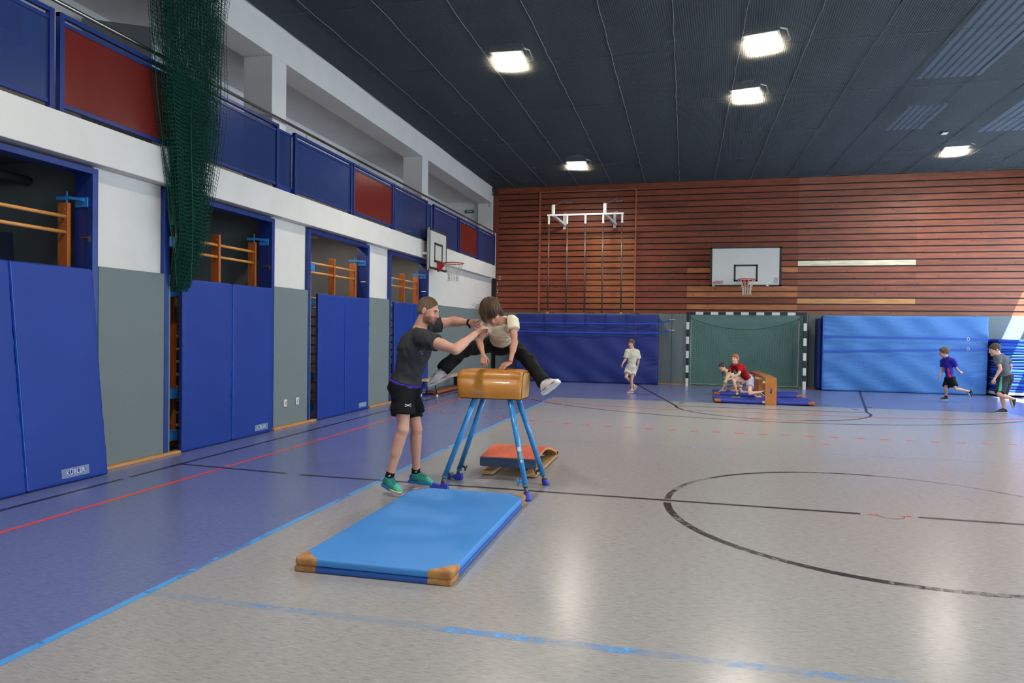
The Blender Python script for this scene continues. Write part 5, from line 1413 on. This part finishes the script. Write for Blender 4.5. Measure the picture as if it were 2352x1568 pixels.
def shorts(root, J, s, fr_, m, t=.6, top=.05, tw=(.16, .12), r=(.098, .108), g=.018, h=.006, fold=(.003, .08, 2), name='shorts', tl=None, paint=None, base=None, flare=None, k=.03):
    ap, ac, up, up2, lat = fr_
    P = [ell(J['pel']-up*.02*s, [tw[0]*s+g, tw[1]*s+g, .13*s], ap, .05*s), ell(J['pel']+up*.05*s, [tw[0]*.92*s+g, tw[1]*.95*s+g, .13*s], ap, .05*s)]
    for e in 'RL':
        hp, kn = J['hip'+e], J['knee'+e]; tt = (tl or {}).get(e, t)
        if tt <= 1: P += [cone(hp, lerp(hp, kn, tt), r[0]*s, r[1]*s, k*s, ends=True), cone(hp, hp, r[0]*s, r[0]*s, .04*s)]
        else:
            an = J['ank'+e]
            P += [cone(hp, kn, r[0]*s, r[1]*s, .04*s), cone(kn, lerp(kn, an, tt-1), r[1]*s*.98, (flare or r[1])*s, .04*s, ends=True)]
    P += [cut(J['pel']+up*top, up, lim=.19*s)]
    return implicit(name, P, h, m, root, fold=fold, paint=paint, base=base)
def sock(root, J, e, s, m, f, h=.006, top=.05, r=.038):
    a = J['ank'+e]; k = J['knee'+e]; d = nrm(k-a)
    return implicit('sock', [cone(a-d*.012*s, a+d*top*s, (r-.001)*s, r*s, .02, ends=True), cone(a, a+np.array(f)*.05*s-d*.02*s, .030*s, .027*s, .02)], h, m, root)
def hair_cap(root, L, hs, ax, m, g=.008, h=.006, extra=(), cuts=(), k=.02, fold=None, back=0.0, paint=None, base=None):
    P = [ell(L(0, -.018-back, .040), [(.074+g)*hs, (.094+g)*hs, (.083+g)*hs], ax, k*hs)]+list(extra)
    P += [ell(L(0, .105, -.03), [.085*hs, .062*hs, .080*hs], ax, .012*hs, True)]+list(cuts)
    return implicit('hair', P, h, m, root, fold=fold, paint=paint, base=base)

# ---- trainer
spec = dict(s=1.0, h=.005, label='person in charcoal t-shirt and black shorts standing beside the brown buck with arms outstretched', torso=(.172, .132), arm=1.06, leg=1.0,
    face=(1, -.10, -.30), hup=(.25, 0, 1), skin='CF9A82', red='BF7A60', footR=(.8, -.5, -.3), footL=(1, -.1, -.3), calf=dict(R=(-.9, .1, 0), L=(-.9, .2, 0)),
    facep=dict(lips='A8605A', brow='4A3628', stubble='755044', cheek='CC8270'), iris='3A4A50',
    handR=dict(d=(.55, .62, .45), n=(.65, -.05, -.6), side=-1, curl=(.75, .8, .85, .9), thumb=.7), handL=dict(d=(.95, -.25, -.05), n=(-.15, -.85, -.3), side=1, curl=(.7, .75, .8, .8), thumb=.6))
root, J, L, hs, tf, fr_ = body('trainer', JT['man'], spec)
ap, ac, up, up2, lat = fr_
r_, f_, u_ = frame(spec['face'], spec['hup']); hax = (r_, f_, u_)
hm = mat('buzzed_hair', '6E5844', .9, attr=True, bump=.5, bscale=500, spec=.1)
hair_cap(root, L, hs, hax, hm, g=.0035, h=.004, back=0.0, extra=[ell(L(0, -.040, -.012), [.067*hs, .070*hs, .058*hs], hax, .02)], cuts=[cut(L(0, .068, .055), nrm(f_*1.0-u_*.05), lim=.3), cut(L(0, .014, -.03), nrm(f_*.85-u_*.5)), cut(L(0, 0, -.066), -u_)], base='75604D',
         paint=[(cone(L(0, -.02, .115), L(0, .03, .1), .03, .03), '5A4432', .05, 1), (cone(L(.07, -.02, 0), L(.07, -.06, -.03), .02, .02), '8A7260', .05, .8), (cone(L(0, -.09, -.04), L(0, -.09, -.06), .03, .03), '94796A', .05, .7)])
SHM = cloth('charcoal', '3A3A3C')
sh = shirt(root, J, 1.0, tf, fr_, SHM, t=.52, hem=.035, g=.014, h=.005, r=.074, r2=.080, fold=(.0035, .11, 4), slv=dict(R=.46, L=.55))
ub = tf(.010); ub += [cut(J['pel']+up*.037, up), cut(J['pel']+up*.012, -up)]
implicit('undershirt_band', ub, .005, cloth('purple', '4B2FA8'), root)
so = shorts(root, J, 1.0, fr_, cloth('black', '141518'), t=.62, top=.013, tw=(.165, .135), r=(.100, .112), g=.016, h=.005, fold=(.004, .10, 8), tl=dict(R=.62, L=.60))
so2 = implicit('liner', [cone(J['hipL'], lerp(J['hipL'], J['kneeL'], .72), .088, .082, .02, ends=True), cone(J['hipR'], lerp(J['hipR'], J['kneeR'], .55), .085, .08, .02, ends=True)], .006, cloth('black', '141518'), so)
# two crossed arcs emblem on the shorts leg
wm_ = mat('emblem_white', 'D8D8D8', .6)
def on_surface(o, origin, direction):
    """first hit of a ray on an object's mesh, in world space"""
    me = o.data; from mathutils.bvhtree import BVHTree
    bm = bmesh.new(); bm.from_mesh(me); bm.transform(world_of(o)); t = BVHTree.FromBMesh(bm); bm.free()
    return lambda a, b: t.ray_cast(V(*a), V(*b).normalized())
hit = on_surface(so, None, None)
def decal(hitf, c, d, right, upv, polys, name, m, parent, w=.002):
    mb = MB()
    for line in polys:
        pts = []
        for (x, y) in line:
            o = V(*c)+V(*right)*x+V(*upv)*y
            q = hitf(o-V(*d)*.3, d)
            if q[0] is not None: pts.append(q[0]-V(*d)*.0012)
        if len(pts) > 1: mb.tube(pts, w, 4)
    if mb.f: mb.build(name, m, parent)
cam_d = V(-.30, .95, -.05).normalized(); rt = V(.95, .30, 0)
hp = lerp(J['hipR'], J['kneeR'], .38)
decal(hit, (hp[0]+.055, hp[1], hp[2]+.01), cam_d, rt, V(0, 0, 1), [[(-.022, .012), (-.010, .004), (0, .003), (.010, .004), (.022, .012)], [(-.022, -.012), (-.010, -.004), (0, -.003), (.010, -.004), (.022, -.012)], [(-.022, .012), (-.026, .004)], [(.022, .012), (.026, .004)], [(-.022, -.012), (-.026, -.004)], [(.022, -.012), (.026, -.004)]], 'emblem', wm_, so, w=.0028)
hit = on_surface(sh, None, None)
cc = V(3.525, 5.9, 1.27)
R3 = V(.82, .3, -.42); U3 = V(.45, 0, .85)
decal(hit, cc, V(-.5, .85, -.05).normalized(), R3, U3, [[(-.02, .0), (-.02, .02)], [(-.02, .02), (-.008, .02)], [(-.02, .011), (-.01, .011)], [(-.004, .02), (-.004, .004), (.004, 0), (.008, .006), (.008, .02)], [(.014, 0), (.014, .02), (.024, .018), (.022, .011), (.014, .01), (.024, 0)], [(-.02, .03), (.02, .03)], [(-.012, .036), (-.004, .06)], [(.004, .036), (.012, .06)]], 'shirt_print', mat('print_light', '9A9A9A', .7), sh, w=.0016)
SOCK = cloth('sock_black', '101114')
TEAL = mat('shoe_teal', '1E8C7E', .6, attr=True, bump=.12, bscale=300, bstretch=(1, 1, 1)); SOLE = mat('shoe_sole', '2A73B8', .5, attr=True)
for e, f in (('R', (.85, -.50, -.16)), ('L', (1, -.12, -.02))):
    sk = sock(root, J, e, 1.0, SOCK, f, top=.055, r=.040)
    so_ = shoe(root, J['ank'+e]+np.array([0, 0, .0]), f, (.16*f[0], 0, 1) if e == 'R' else (0, 0, 1), 1.0, TEAL, SOLE, h=.005, lace_m=mat('lace_teal', '0F4A4A', .8), base='208A7E',
         paint=[(lambda L_: cone(L_(0, -.06, -.03), L_(0, -.03, -.08), .05, .05), '1F6E9A'), (lambda L_: cone(L_(0, .14, -.05), L_(0, .2, -.05), .03, .03), '35AE92')])
    hit = on_surface(sk, None, None)
    a = J['ank'+e]
    decal(hit, (a[0]+.005, a[1], a[2]+.025), cam_d, rt, V(0, 0, 1), [[(-.010, -.008), (-.006, 0)], [(-.003, -.008), (.002, .006)], [(.004, -.008), (.010, .010)]], 'sock_emblem', wm_, sk, w=.0022)
# sole colours: blue with a cream toe
for o in [c for c in bpy.data.objects if c.name.startswith('sole')]:
    ca = o.data.color_attributes['Col']; n = len(o.data.vertices); co = np.empty(n*3, np.float32); o.data.vertices.foreach_get('co', co); co = co.reshape(-1, 3)
    x = (co[:, 0]-co[:, 0].min())/(co[:, 0].max()-co[:, 0].min())
    w = np.clip((x-.50)/.06, 0, 1)[:, None] if co[:, 1].mean() < 6.1 else np.zeros((n, 1))
    C = np.ones((n, 4), np.float32); C[:, :3] = np.array(srgb('2A73B8'))*(1-w)+np.array(srgb('D8CFA8'))*w
    ca.data.foreach_set('color', C.ravel())
w_ = J['wrL']; d_ = nrm(J['wrL']-J['elL']); sx_ = nrm(np.cross(d_, (0, 0, 1))); up__ = np.cross(sx_, d_)
wb = MB(); c0 = w_-d_*.015
wb.grid([[V(*(c0+d_*dx+(sx_*math.cos(a)*.031+up__*math.sin(a)*.031))) for a in [2*PI*i/20 for i in range(21)]] for dx in (-.011, .011)])
wb.grid([[V(*(c0+d_*dx+(sx_*math.cos(a)*.034+up__*math.sin(a)*.034))) for a in [2*PI*i/20 for i in range(21)]] for dx in (.011, -.011)])
wb.bar(tuple(c0-up__*.03), tuple(c0-up__*.052+d_*.012), .022, .008); wb.build('wrist_watch', M['black_rubber'], root, smooth=True)

# ---- jumper over the buck
spec = dict(s=.84, h=.005, label='person in cream t-shirt and black trousers vaulting with spread legs over the brown buck', torso=(.145, .10), arm=.86, leg=.92, hs=.95, head=1.12,
    face=(.26, -.52, -.80), hup=(-.02, -.80, .58), skin='C48E74', red='B87862', footR=(-.8, -.4, -.3), footL=(.7, -.3, .5),
    facep=dict(lips='A8605A', brow='3A261C', cheek='C07E68'),
    handR=dict(d=(.12, -.15, -1), n=(-.2, .8, -.1), side=1, curl=(.5, .45, .55, .6), thumb=.5, spread=.12), handL=dict(d=(-.66, -.45, -.42), n=(0, .3, -1), side=-1, curl=(.12, .1, .1, .14), thumb=.1, spread=.18))
root, J, L, hs, tf, fr_ = body('jumper', JT['girl'], spec)
ap, ac, up, up2, lat = fr_
CREAM = cloth('cream', 'E6DABC')
shirt(root, J, .84, tf, fr_, CREAM, t=.40, hem=.06, g=.014, h=.005, r=.070, r2=.078, fold=(.0035, .08, 21), slv=dict(R=.38, L=.42))
BP = cloth('black_jersey', '17181A')
shorts(root, J, .84, fr_, BP, t=1.97, top=.09, tw=(.15, .115), r=(.098, .074), flare=.082, g=.012, h=.005, fold=(.0045, .11, 31), name='trousers')
WS = mat('shoe_white', 'DCDCDA', .5, attr=True); WSO = mat('sole_white', 'CFD2D6', .5)
pink = [(lambda L_: cone(L_(-.04, -.06, -.065), L_(-.03, .15, -.065), .006, .006), 'B02A5A'), (lambda L_: cone(L_(.04, -.06, -.065), L_(.03, .15, -.065), .006, .006), 'B02A5A'), (lambda L_: cone(L_(0, -.05, .0), L_(0, -.052, .01), .012, .012), 'B8305E')]
for e, f, u in (('R', (-.82, -.30, -.42), (-.42, -.30, .88)), ('L', (.55, -.42, .42), (-.55, .35, .75))):
    sk = sock(root, J, e, .84, cloth('sock_grey', 'B5B6BA'), f, top=.05, r=.034)
    shoe(root, J['ank'+e], f, u, .98, WS, mat('sole_pink', 'D9DCE2', .5), h=.005, base='E2E1DE', paint=pink, lace_m=mat('lace_grey', '9C97A0', .8))
w_ = J['wrL']; d_ = nrm(J['wrL']-J['elL']); sx_ = nrm(np.cross(d_, (0, 1, 0))); up__ = np.cross(sx_, d_)
wb = MB(); wb.tube([tuple(w_-d_*.005+(sx_*math.cos(a)+up__*math.sin(a))*.0245) for a in [2*PI*i/16 for i in range(16)]], .003, 5, closed=True); wb.build('red_bracelet', mat('bracelet_red', 'B02020', .6), root)
r_, f_, u_ = frame(spec['face'], spec['hup']); hax = (r_, f_, u_)
HB = mat('brown_hair', '33231A', .5, col2='4E3828', vscale=60, vstretch=(1, 1, 1), bump=.8, bscale=260, spec=.35)
HB2 = mat('brown_hair_strand', '4A3424', .45, col2='6E543C', vscale=8, spec=.4)
hc = hair_cap(root, L, hs, hax, HB, g=.016, h=.005, extra=[cone(L(-.075, -.02, -.02), L(-.09, -.02, -.10), .034*hs, .022*hs, .03), cone(L(.075, -.02, -.02), L(.082, .0, -.09), .034*hs, .026*hs, .03), ell(L(0, -.08, -.02), [.08*hs, .05*hs, .09*hs], hax, .03)], fold=(.004, .035, 51))
rg = random.Random(4)
st = MB()
def strand(p0, dirs, r0, n=10, jit=.012):
    p = V(*p0); pts = [p.copy()]
    w = V(rg.gauss(0, jit), rg.gauss(0, jit), rg.gauss(0, jit)); ph = rg.uniform(0, 6)
    for i in range(n):
        t = i/(n-1); k = t*(len(dirs)-1); j = min(int(k), len(dirs)-2); dd = V(*dirs[j]).lerp(V(*dirs[j+1]), k-j)
        p = p+dd+w*(.35+.8*t*math.sin(ph+t*4)); pts.append(p.copy())
    st.tube(pts, [r0*(1-.8*i/n) for i in range(n+1)], 4)
def scalp(a, b, g=.018):
    """a: azimuth from the front, b: elevation"""
    x, y, z = math.sin(a)*math.cos(b), math.cos(a)*math.cos(b), math.sin(b)
    t = .62; y, z = y*math.cos(t)-z*math.sin(t), y*math.sin(t)+z*math.cos(t)
    return L((.074+g)*x, -.018+(.094+g)*y, .04+(.083+g)*z)
def lock(a, b0, b1, g, ext, r0, n1=9, n2=9, wig=.004):
    """a strand lying on the scalp from elevation b0 to b1 at azimuth a, then carried on by ext directions"""
    pts = []; ph = rg.uniform(0, 6)
    for i in range(n1+1):
        t = i/n1; b = b0+(b1-b0)*t; aa = a+.25*math.sin(t*2+ph)*.5
        pts.append(V(*scalp(aa, b, g+.006*math.sin(ph+t*3)+.006*t)))
    p = pts[-1].copy(); d0 = (pts[-1]-pts[-2])
    for i in range(n2):
        t = (i+1)/n2; k = t*(len(ext)-1); j = min(int(k), len(ext)-2); dd = V(*ext[j]).lerp(V(*ext[j+1]), k-j)
        dd = d0.lerp(dd, min(1, t*1.8))
        p = p+dd+V(wig*math.sin(ph+t*5), wig*.6*math.cos(ph*2+t*4), wig*math.cos(ph+t*5.5)); pts.append(p.copy())
    m_ = len(pts); st.tube(pts, [r0*(1-.15*i/m_) if i < n1 else r0*max(.12, 1-(i-n1)/(m_-n1)) for i in range(m_)], 4)
for i in range(620):      # streaming to the left of the picture
    a = rg.uniform(-2.5, -.5); k = .5+rg.uniform(0, 1.0)**2*2.6; up_z = rg.uniform(-.010, .008)
    lock(a, rg.uniform(1.1, 1.6), rg.uniform(-.1, .7), rg.uniform(.006, .020), [(-.010*k, -.004, -.006), (-.013*k, -.001, -.008*k), (-.012*k, .002, up_z), (-.010*k, 0, .010*rg.uniform(-.5, 1.4))], rg.uniform(.0013, .0028), wig=rg.choice((.003, .006, .009)))
for i in range(300):      # falling over the shoulder on the right
    a = rg.uniform(.5, 2.7); k = rg.uniform(.4, 1.15)
    lock(a, rg.uniform(1.1, 1.6), rg.uniform(-.2, .4), rg.uniform(.006, .018), [(.008*k, -.003, -.008), (.008*k, -.002, -.013*k), (.003*k, 0, -.014*k), (-.007*k, 0, -.009*k)], rg.uniform(.0012, .0026))
for i in range(260):      # over the forehead
    a = rg.uniform(-.6, .6); k = rg.uniform(.4, 1.0)
    lock(a, rg.uniform(1.2, 1.6), rg.uniform(-.5, .0), rg.uniform(.008, .020), [(.004*a, -.003, -.006*k), (.003*a, .001, -.008*k)], rg.uniform(.0013, .0028), 9, 4, .002)
for i in range(26):       # single flyaway hairs
    a = rg.choice((-1, 1))*rg.uniform(.6, 2.6); s_ = 1 if a > 0 else -1
    lock(a, 1.3, rg.uniform(.3, .9), .016, [(.016*s_, 0, .010), (.020*s_, 0, .004), (.016*s_, 0, -.014), (.006*s_, 0, -.02)], .0009, 6, 12, .003)
st.build('hair_strands', HB2, hc, smooth=True)

# ---- children in the background
def kid(key, sp, s, hair, clothes, shoes):
    sp.setdefault('hs', 1.0); sp['s'] = s; sp['h'] = sp.get('h', .008)
    sp.setdefault('torso', (.148, .10)); sp.setdefault('arm', .85); sp.setdefault('leg', .88); sp.setdefault('head', 1.18)
    R = body(key, JT[key], sp); root, J, L, hs, tf, fr_ = R
    r_, f_, u_ = frame(sp['face'], sp['hup']); hair(root, L, hs, (r_, f_, u_), r_, f_, u_)
    clothes(root, J, s, tf, fr_)
    shoes(root, J, s)
RH = dict(curl=(.6, .6, .6, .6), thumb=.5)
# walking child in cream
def hr(root, L, hs, ax, r_, f_, u_): hair_cap(root, L, hs, ax, mat('light_brown_hair', '5E4430', .6, var=.3, vscale=60), g=.010, h=.006, extra=[cone(L(.075, -.03, 0), L(.07, -.03, -.10), .022*hs, .012*hs, .02), cone(L(-.07, .0, .02), L(-.078, .02, -.05), .018*hs, .010*hs, .02)])
OAT = cloth('oatmeal', 'CFC9B6'); OAT2 = cloth('oatmeal_shorts', 'C9C5B8')
def cl(root, J, s, tf, fr_):
    shirt(root, J, s, tf, fr_, OAT, t=.85, hem=.02, g=.018, h=.007, r=.072, r2=.088, fold=(.003, .08, 5))
    shorts(root, J, s, fr_, OAT2, t=.55, top=.05, tw=(.15, .115), r=(.095, .108), h=.007)
def sf(m1, m2, dirs, sockm=None, base=None, top=.05):
    def f(root, J, s):
        for e, (fd, ud) in zip('RL', dirs):
            if sockm: sock(root, J, e, s, sockm, fd, h=.007, top=top)
            shoe(root, J['ank'+e], fd, ud, s, m1, m2, h=.007)
    return f
PINKS = mat('shoe_dusty_pink', 'A37F74', .7); WH = mat('sole_pale', 'C9C3B8', .6)
kid('walk', dict(label='person in oatmeal t-shirt and shorts walking in front of the dark blue crash mat', face=(-.35, -.9, -.06), hup=(0, 0, 1), skin='CF9F84', footR=(-.5, -.7, -.4), footL=(-.5, -.8, -.3),
    handR=dict(d=(-.3, -.2, -.8), n=(.6, .3, -.3), side=1, **RH), handL=dict(d=(-.15, -.1, -1), n=(-.6, -.4, 0), side=-1, **RH)), .76, hr, cl,
    sf(PINKS, WH, (((-.45, -.65, -.62), (-.5, -.6, .7)), ((-.75, -.66, 0), (0, 0, 1))), cloth('sock_white', 'D9D6D2')))
# girl in red on the front mat
def hr(root, L, hs, ax, r_, f_, u_):
    m = mat('ginger_hair', '94582F', .55, var=.3, vscale=50)
    hc = hair_cap(root, L, hs, ax, m, g=.010, h=.006, extra=[cone(L(.06, -.06, .0), L(.09, -.10, -.12), .036*hs, .028*hs, .03), cone(L(.09, -.10, -.12), L(.14, -.13, -.24), .028*hs, .010*hs, .03), cone(L(-.06, -.05, .0), L(-.055, -.05, -.10), .025*hs, .015*hs, .03)])
RED = cloth('red', '96141C')
def cl(root, J, s, tf, fr_):
    shirt(root, J, s, tf, fr_, RED, t=.62, hem=.03, g=.016, h=.007, r=.068, r2=.076, fold=(.003, .08, 6))
    shorts(root, J, s, fr_, cloth('lilac_white', 'BFB9C8'), t=.42, top=.055, tw=(.155, .12), r=(.100, .112), h=.007)
def shoes_red(root, J, s):
    sock(root, J, 'R', s, cloth('sock_white', 'D9D6D2'), (-.9, -.4, 0), h=.007, top=.03)
    shoe(root, J['ankR'], (-.95, -.3, 0), (0, 0, 1), s, mat('shoe_black', '17181B', .6), WH, h=.007)
    shoe(root, J['ankL'], (.7, .5, -.5), (.5, .3, .8), s, mat('shoe_black', '17181B', .6), WH, h=.007)
kid('red', dict(label='person with ginger hair in red t-shirt kneeling on the nearer dark blue floor mat', face=(-.5, -.86, .02), hup=(-.05, 0, 1), skin='D9AC98', red='CC8E7A', footR=(-.9, -.3, -.3), footL=(.7, .5, -.4), leg=.92,
    handR=dict(d=(-.5, -.3, -.8), n=(.3, .5, -.6), side=1, **RH), handL=dict(d=(-.8, -.1, -.3), n=(-.2, .1, -.95), side=-1, curl=(.3, .3, .3, .3), thumb=.3)), .77, hr, cl, shoes_red)
# girl in cream crawling on the rear mat
def hr(root, L, hs, ax, r_, f_, u_):
    m = mat('dark_brown_hair', '3A2820', .6, var=.3, vscale=50)
    hair_cap(root, L, hs, ax, m, g=.010, h=.006, extra=[cone(L(.06, -.03, -.02), L(.05, .02, -.14), .026*hs, .022*hs, .03), cone(L(.05, .02, -.14), L(.03, .05, -.22), .022*hs, .010*hs, .03)])
def cl(root, J, s, tf, fr_):
    shirt(root, J, s, tf, fr_, cloth('pale_yellow', 'CFC49A'), t=.6, hem=.03, g=.016, h=.007, r=.066, r2=.072, fold=(.003, .08, 7))
    shorts(root, J, s, fr_, cloth('peach', 'C9A586'), t=.55, top=.055, tw=(.15, .12), r=(.095, .10), h=.007)
kid('cream', dict(label='person in pale yellow t-shirt crawling on hands and knees on the rear floor mat', face=(-.72, -.55, -.30), hup=(-.35, 0, .95), skin='D0A085', footR=(.8, .3, -.3), footL=(.8, .1, -.3),
    handR=dict(d=(-.9, -.2, -.25), n=(0, 0, -1), side=1, curl=(.05, .05, .05, .05), thumb=.1, spread=.15), handL=dict(d=(-.9, -.25, -.25), n=(0, 0, -1), side=-1, curl=(.05, .05, .05, .05), thumb=.1, spread=.15)), .72, hr, cl,
    sf(mat('shoe_cream', 'CFC8B8', .7), WH, (((.75, .2, -.5), (.5, .1, .8)), ((.8, .0, -.45), (.5, 0, .8)))))
# boy in the violet-blue jersey
def hr(root, L, hs, ax, r_, f_, u_):
    m = mat('sandy_hair', '6E5236', .7, var=.35, vscale=60)
    hair_cap(root, L, hs, ax, m, g=.022, h=.006, extra=[cone(L(-.05, .05, .07), L(.05, .05, .07), .035*hs, .035*hs, .03)], fold=(.004, .03, 5))
def cl(root, J, s, tf, fr_):
    hpR = J['pel']; fr0 = J['chest']
    pt = [(cone(J['neck'], J['neck'], .06*s, .06*s), 'E0552E', .02), (cone(lerp(J['pel'], J['chest'], -.05)+np.array([-.03, -.12, 0])*s, lerp(J['pel'], J['chest'], .65)+np.array([-.055, -.12, 0])*s, .022*s, .016*s, flat=(0, 1, 0), f=3.5), 'E2362E', .010),
          (cone(J['chest']+np.array([.0, -.13, .12])*s, J['chest']+np.array([.09, -.12, .16])*s, .014*s, .014*s, flat=(0, 1, 0), f=4), 'A9AE70', .008)]
    shirt(root, J, s, tf, fr_, mat('jersey_violet', '2B20A0', .7, attr=True, var=.1, spec=.3), t=.62, hem=-.02, g=.018, h=.007, r=.072, r2=.082, fold=(.003, .08, 9), paint=pt, base='2A229E')
    shorts(root, J, s, fr_, cloth('black_shorts', '15161F'), t=.72, top=.03, tw=(.155, .12), r=(.10, .112), h=.007)
BS = mat('shoe_black', '17181B', .6)
kid('boyblue', dict(label='person in violet-blue jersey with orange collar running in front of the bright blue crash mat', face=(-1, .10, -.08), hup=(0, 0, 1), skin='CC9C84', footR=(-.9, -.1, -.3), footL=(.4, 0, -.8),
    handR=dict(d=(-.5, -.1, -.8), n=(.5, 0, -.5), side=1, **RH), handL=dict(d=(.8, .1, -.3), n=(0, .6, -.5), side=-1, **RH)), .74, hr, cl,
    sf(BS, WH, (((-1, -.1, 0), (0, 0, 1)), ((.45, 0, -.85), (.85, 0, .45))), cloth('sock_black', '101114'), top=.06))
# boy in grey with the teal striped shorts
def hr(root, L, hs, ax, r_, f_, u_): hair_cap(root, L, hs, ax, mat('short_brown_hair', '54453A', .8, var=.3, vscale=60), g=.008, h=.006)
def cl(root, J, s, tf, fr_):
    shirt(root, J, s, tf, fr_, cloth('grey_tee', '5A5F66'), t=.55, hem=.02, g=.016, h=.007, r=.072, r2=.078, fold=(.003, .08, 10))
    a = J['hipR']; b_ = lerp(J['hipR'], J['kneeR'], .95); off = np.array([-.03, -.11, .0])
    shorts(root, J, s, fr_, mat('shorts_black_teal', '14171C', .8, attr=True), t=.93, top=.04, tw=(.165, .13), r=(.105, .10), h=.006, base='14171C', paint=[(cone(a+np.array([-.05, -.12, .10]), b_+np.array([-.035, -.12, 0]), .026*s, .026*s, flat=(0, 1, 0), f=4), '3FA593', .010)])
kid('boygrey', dict(label='person in grey t-shirt and black shorts with teal stripe running at the right picture edge', face=(-.98, -.05, -.28), hup=(-.2, 0, 1), skin='D0A08A', footR=(.3, 0, -.8), footL=(-.9, -.1, -.3), leg=1.0, fat=1.05,
    handR=dict(d=(-.5, -.1, -.8), n=(.6, .2, -.4), side=1, curl=(1.1, 1.1, 1.1, 1.1), thumb=.8), handL=dict(d=(-.1, .1, -1), n=(.5, 0, 0), side=-1, **RH)), .86, hr, cl,
    sf(BS, WH, (((.25, 0, -.95), (.95, 0, .25)), ((-1, -.05, 0), (0, 0, 1))), None))
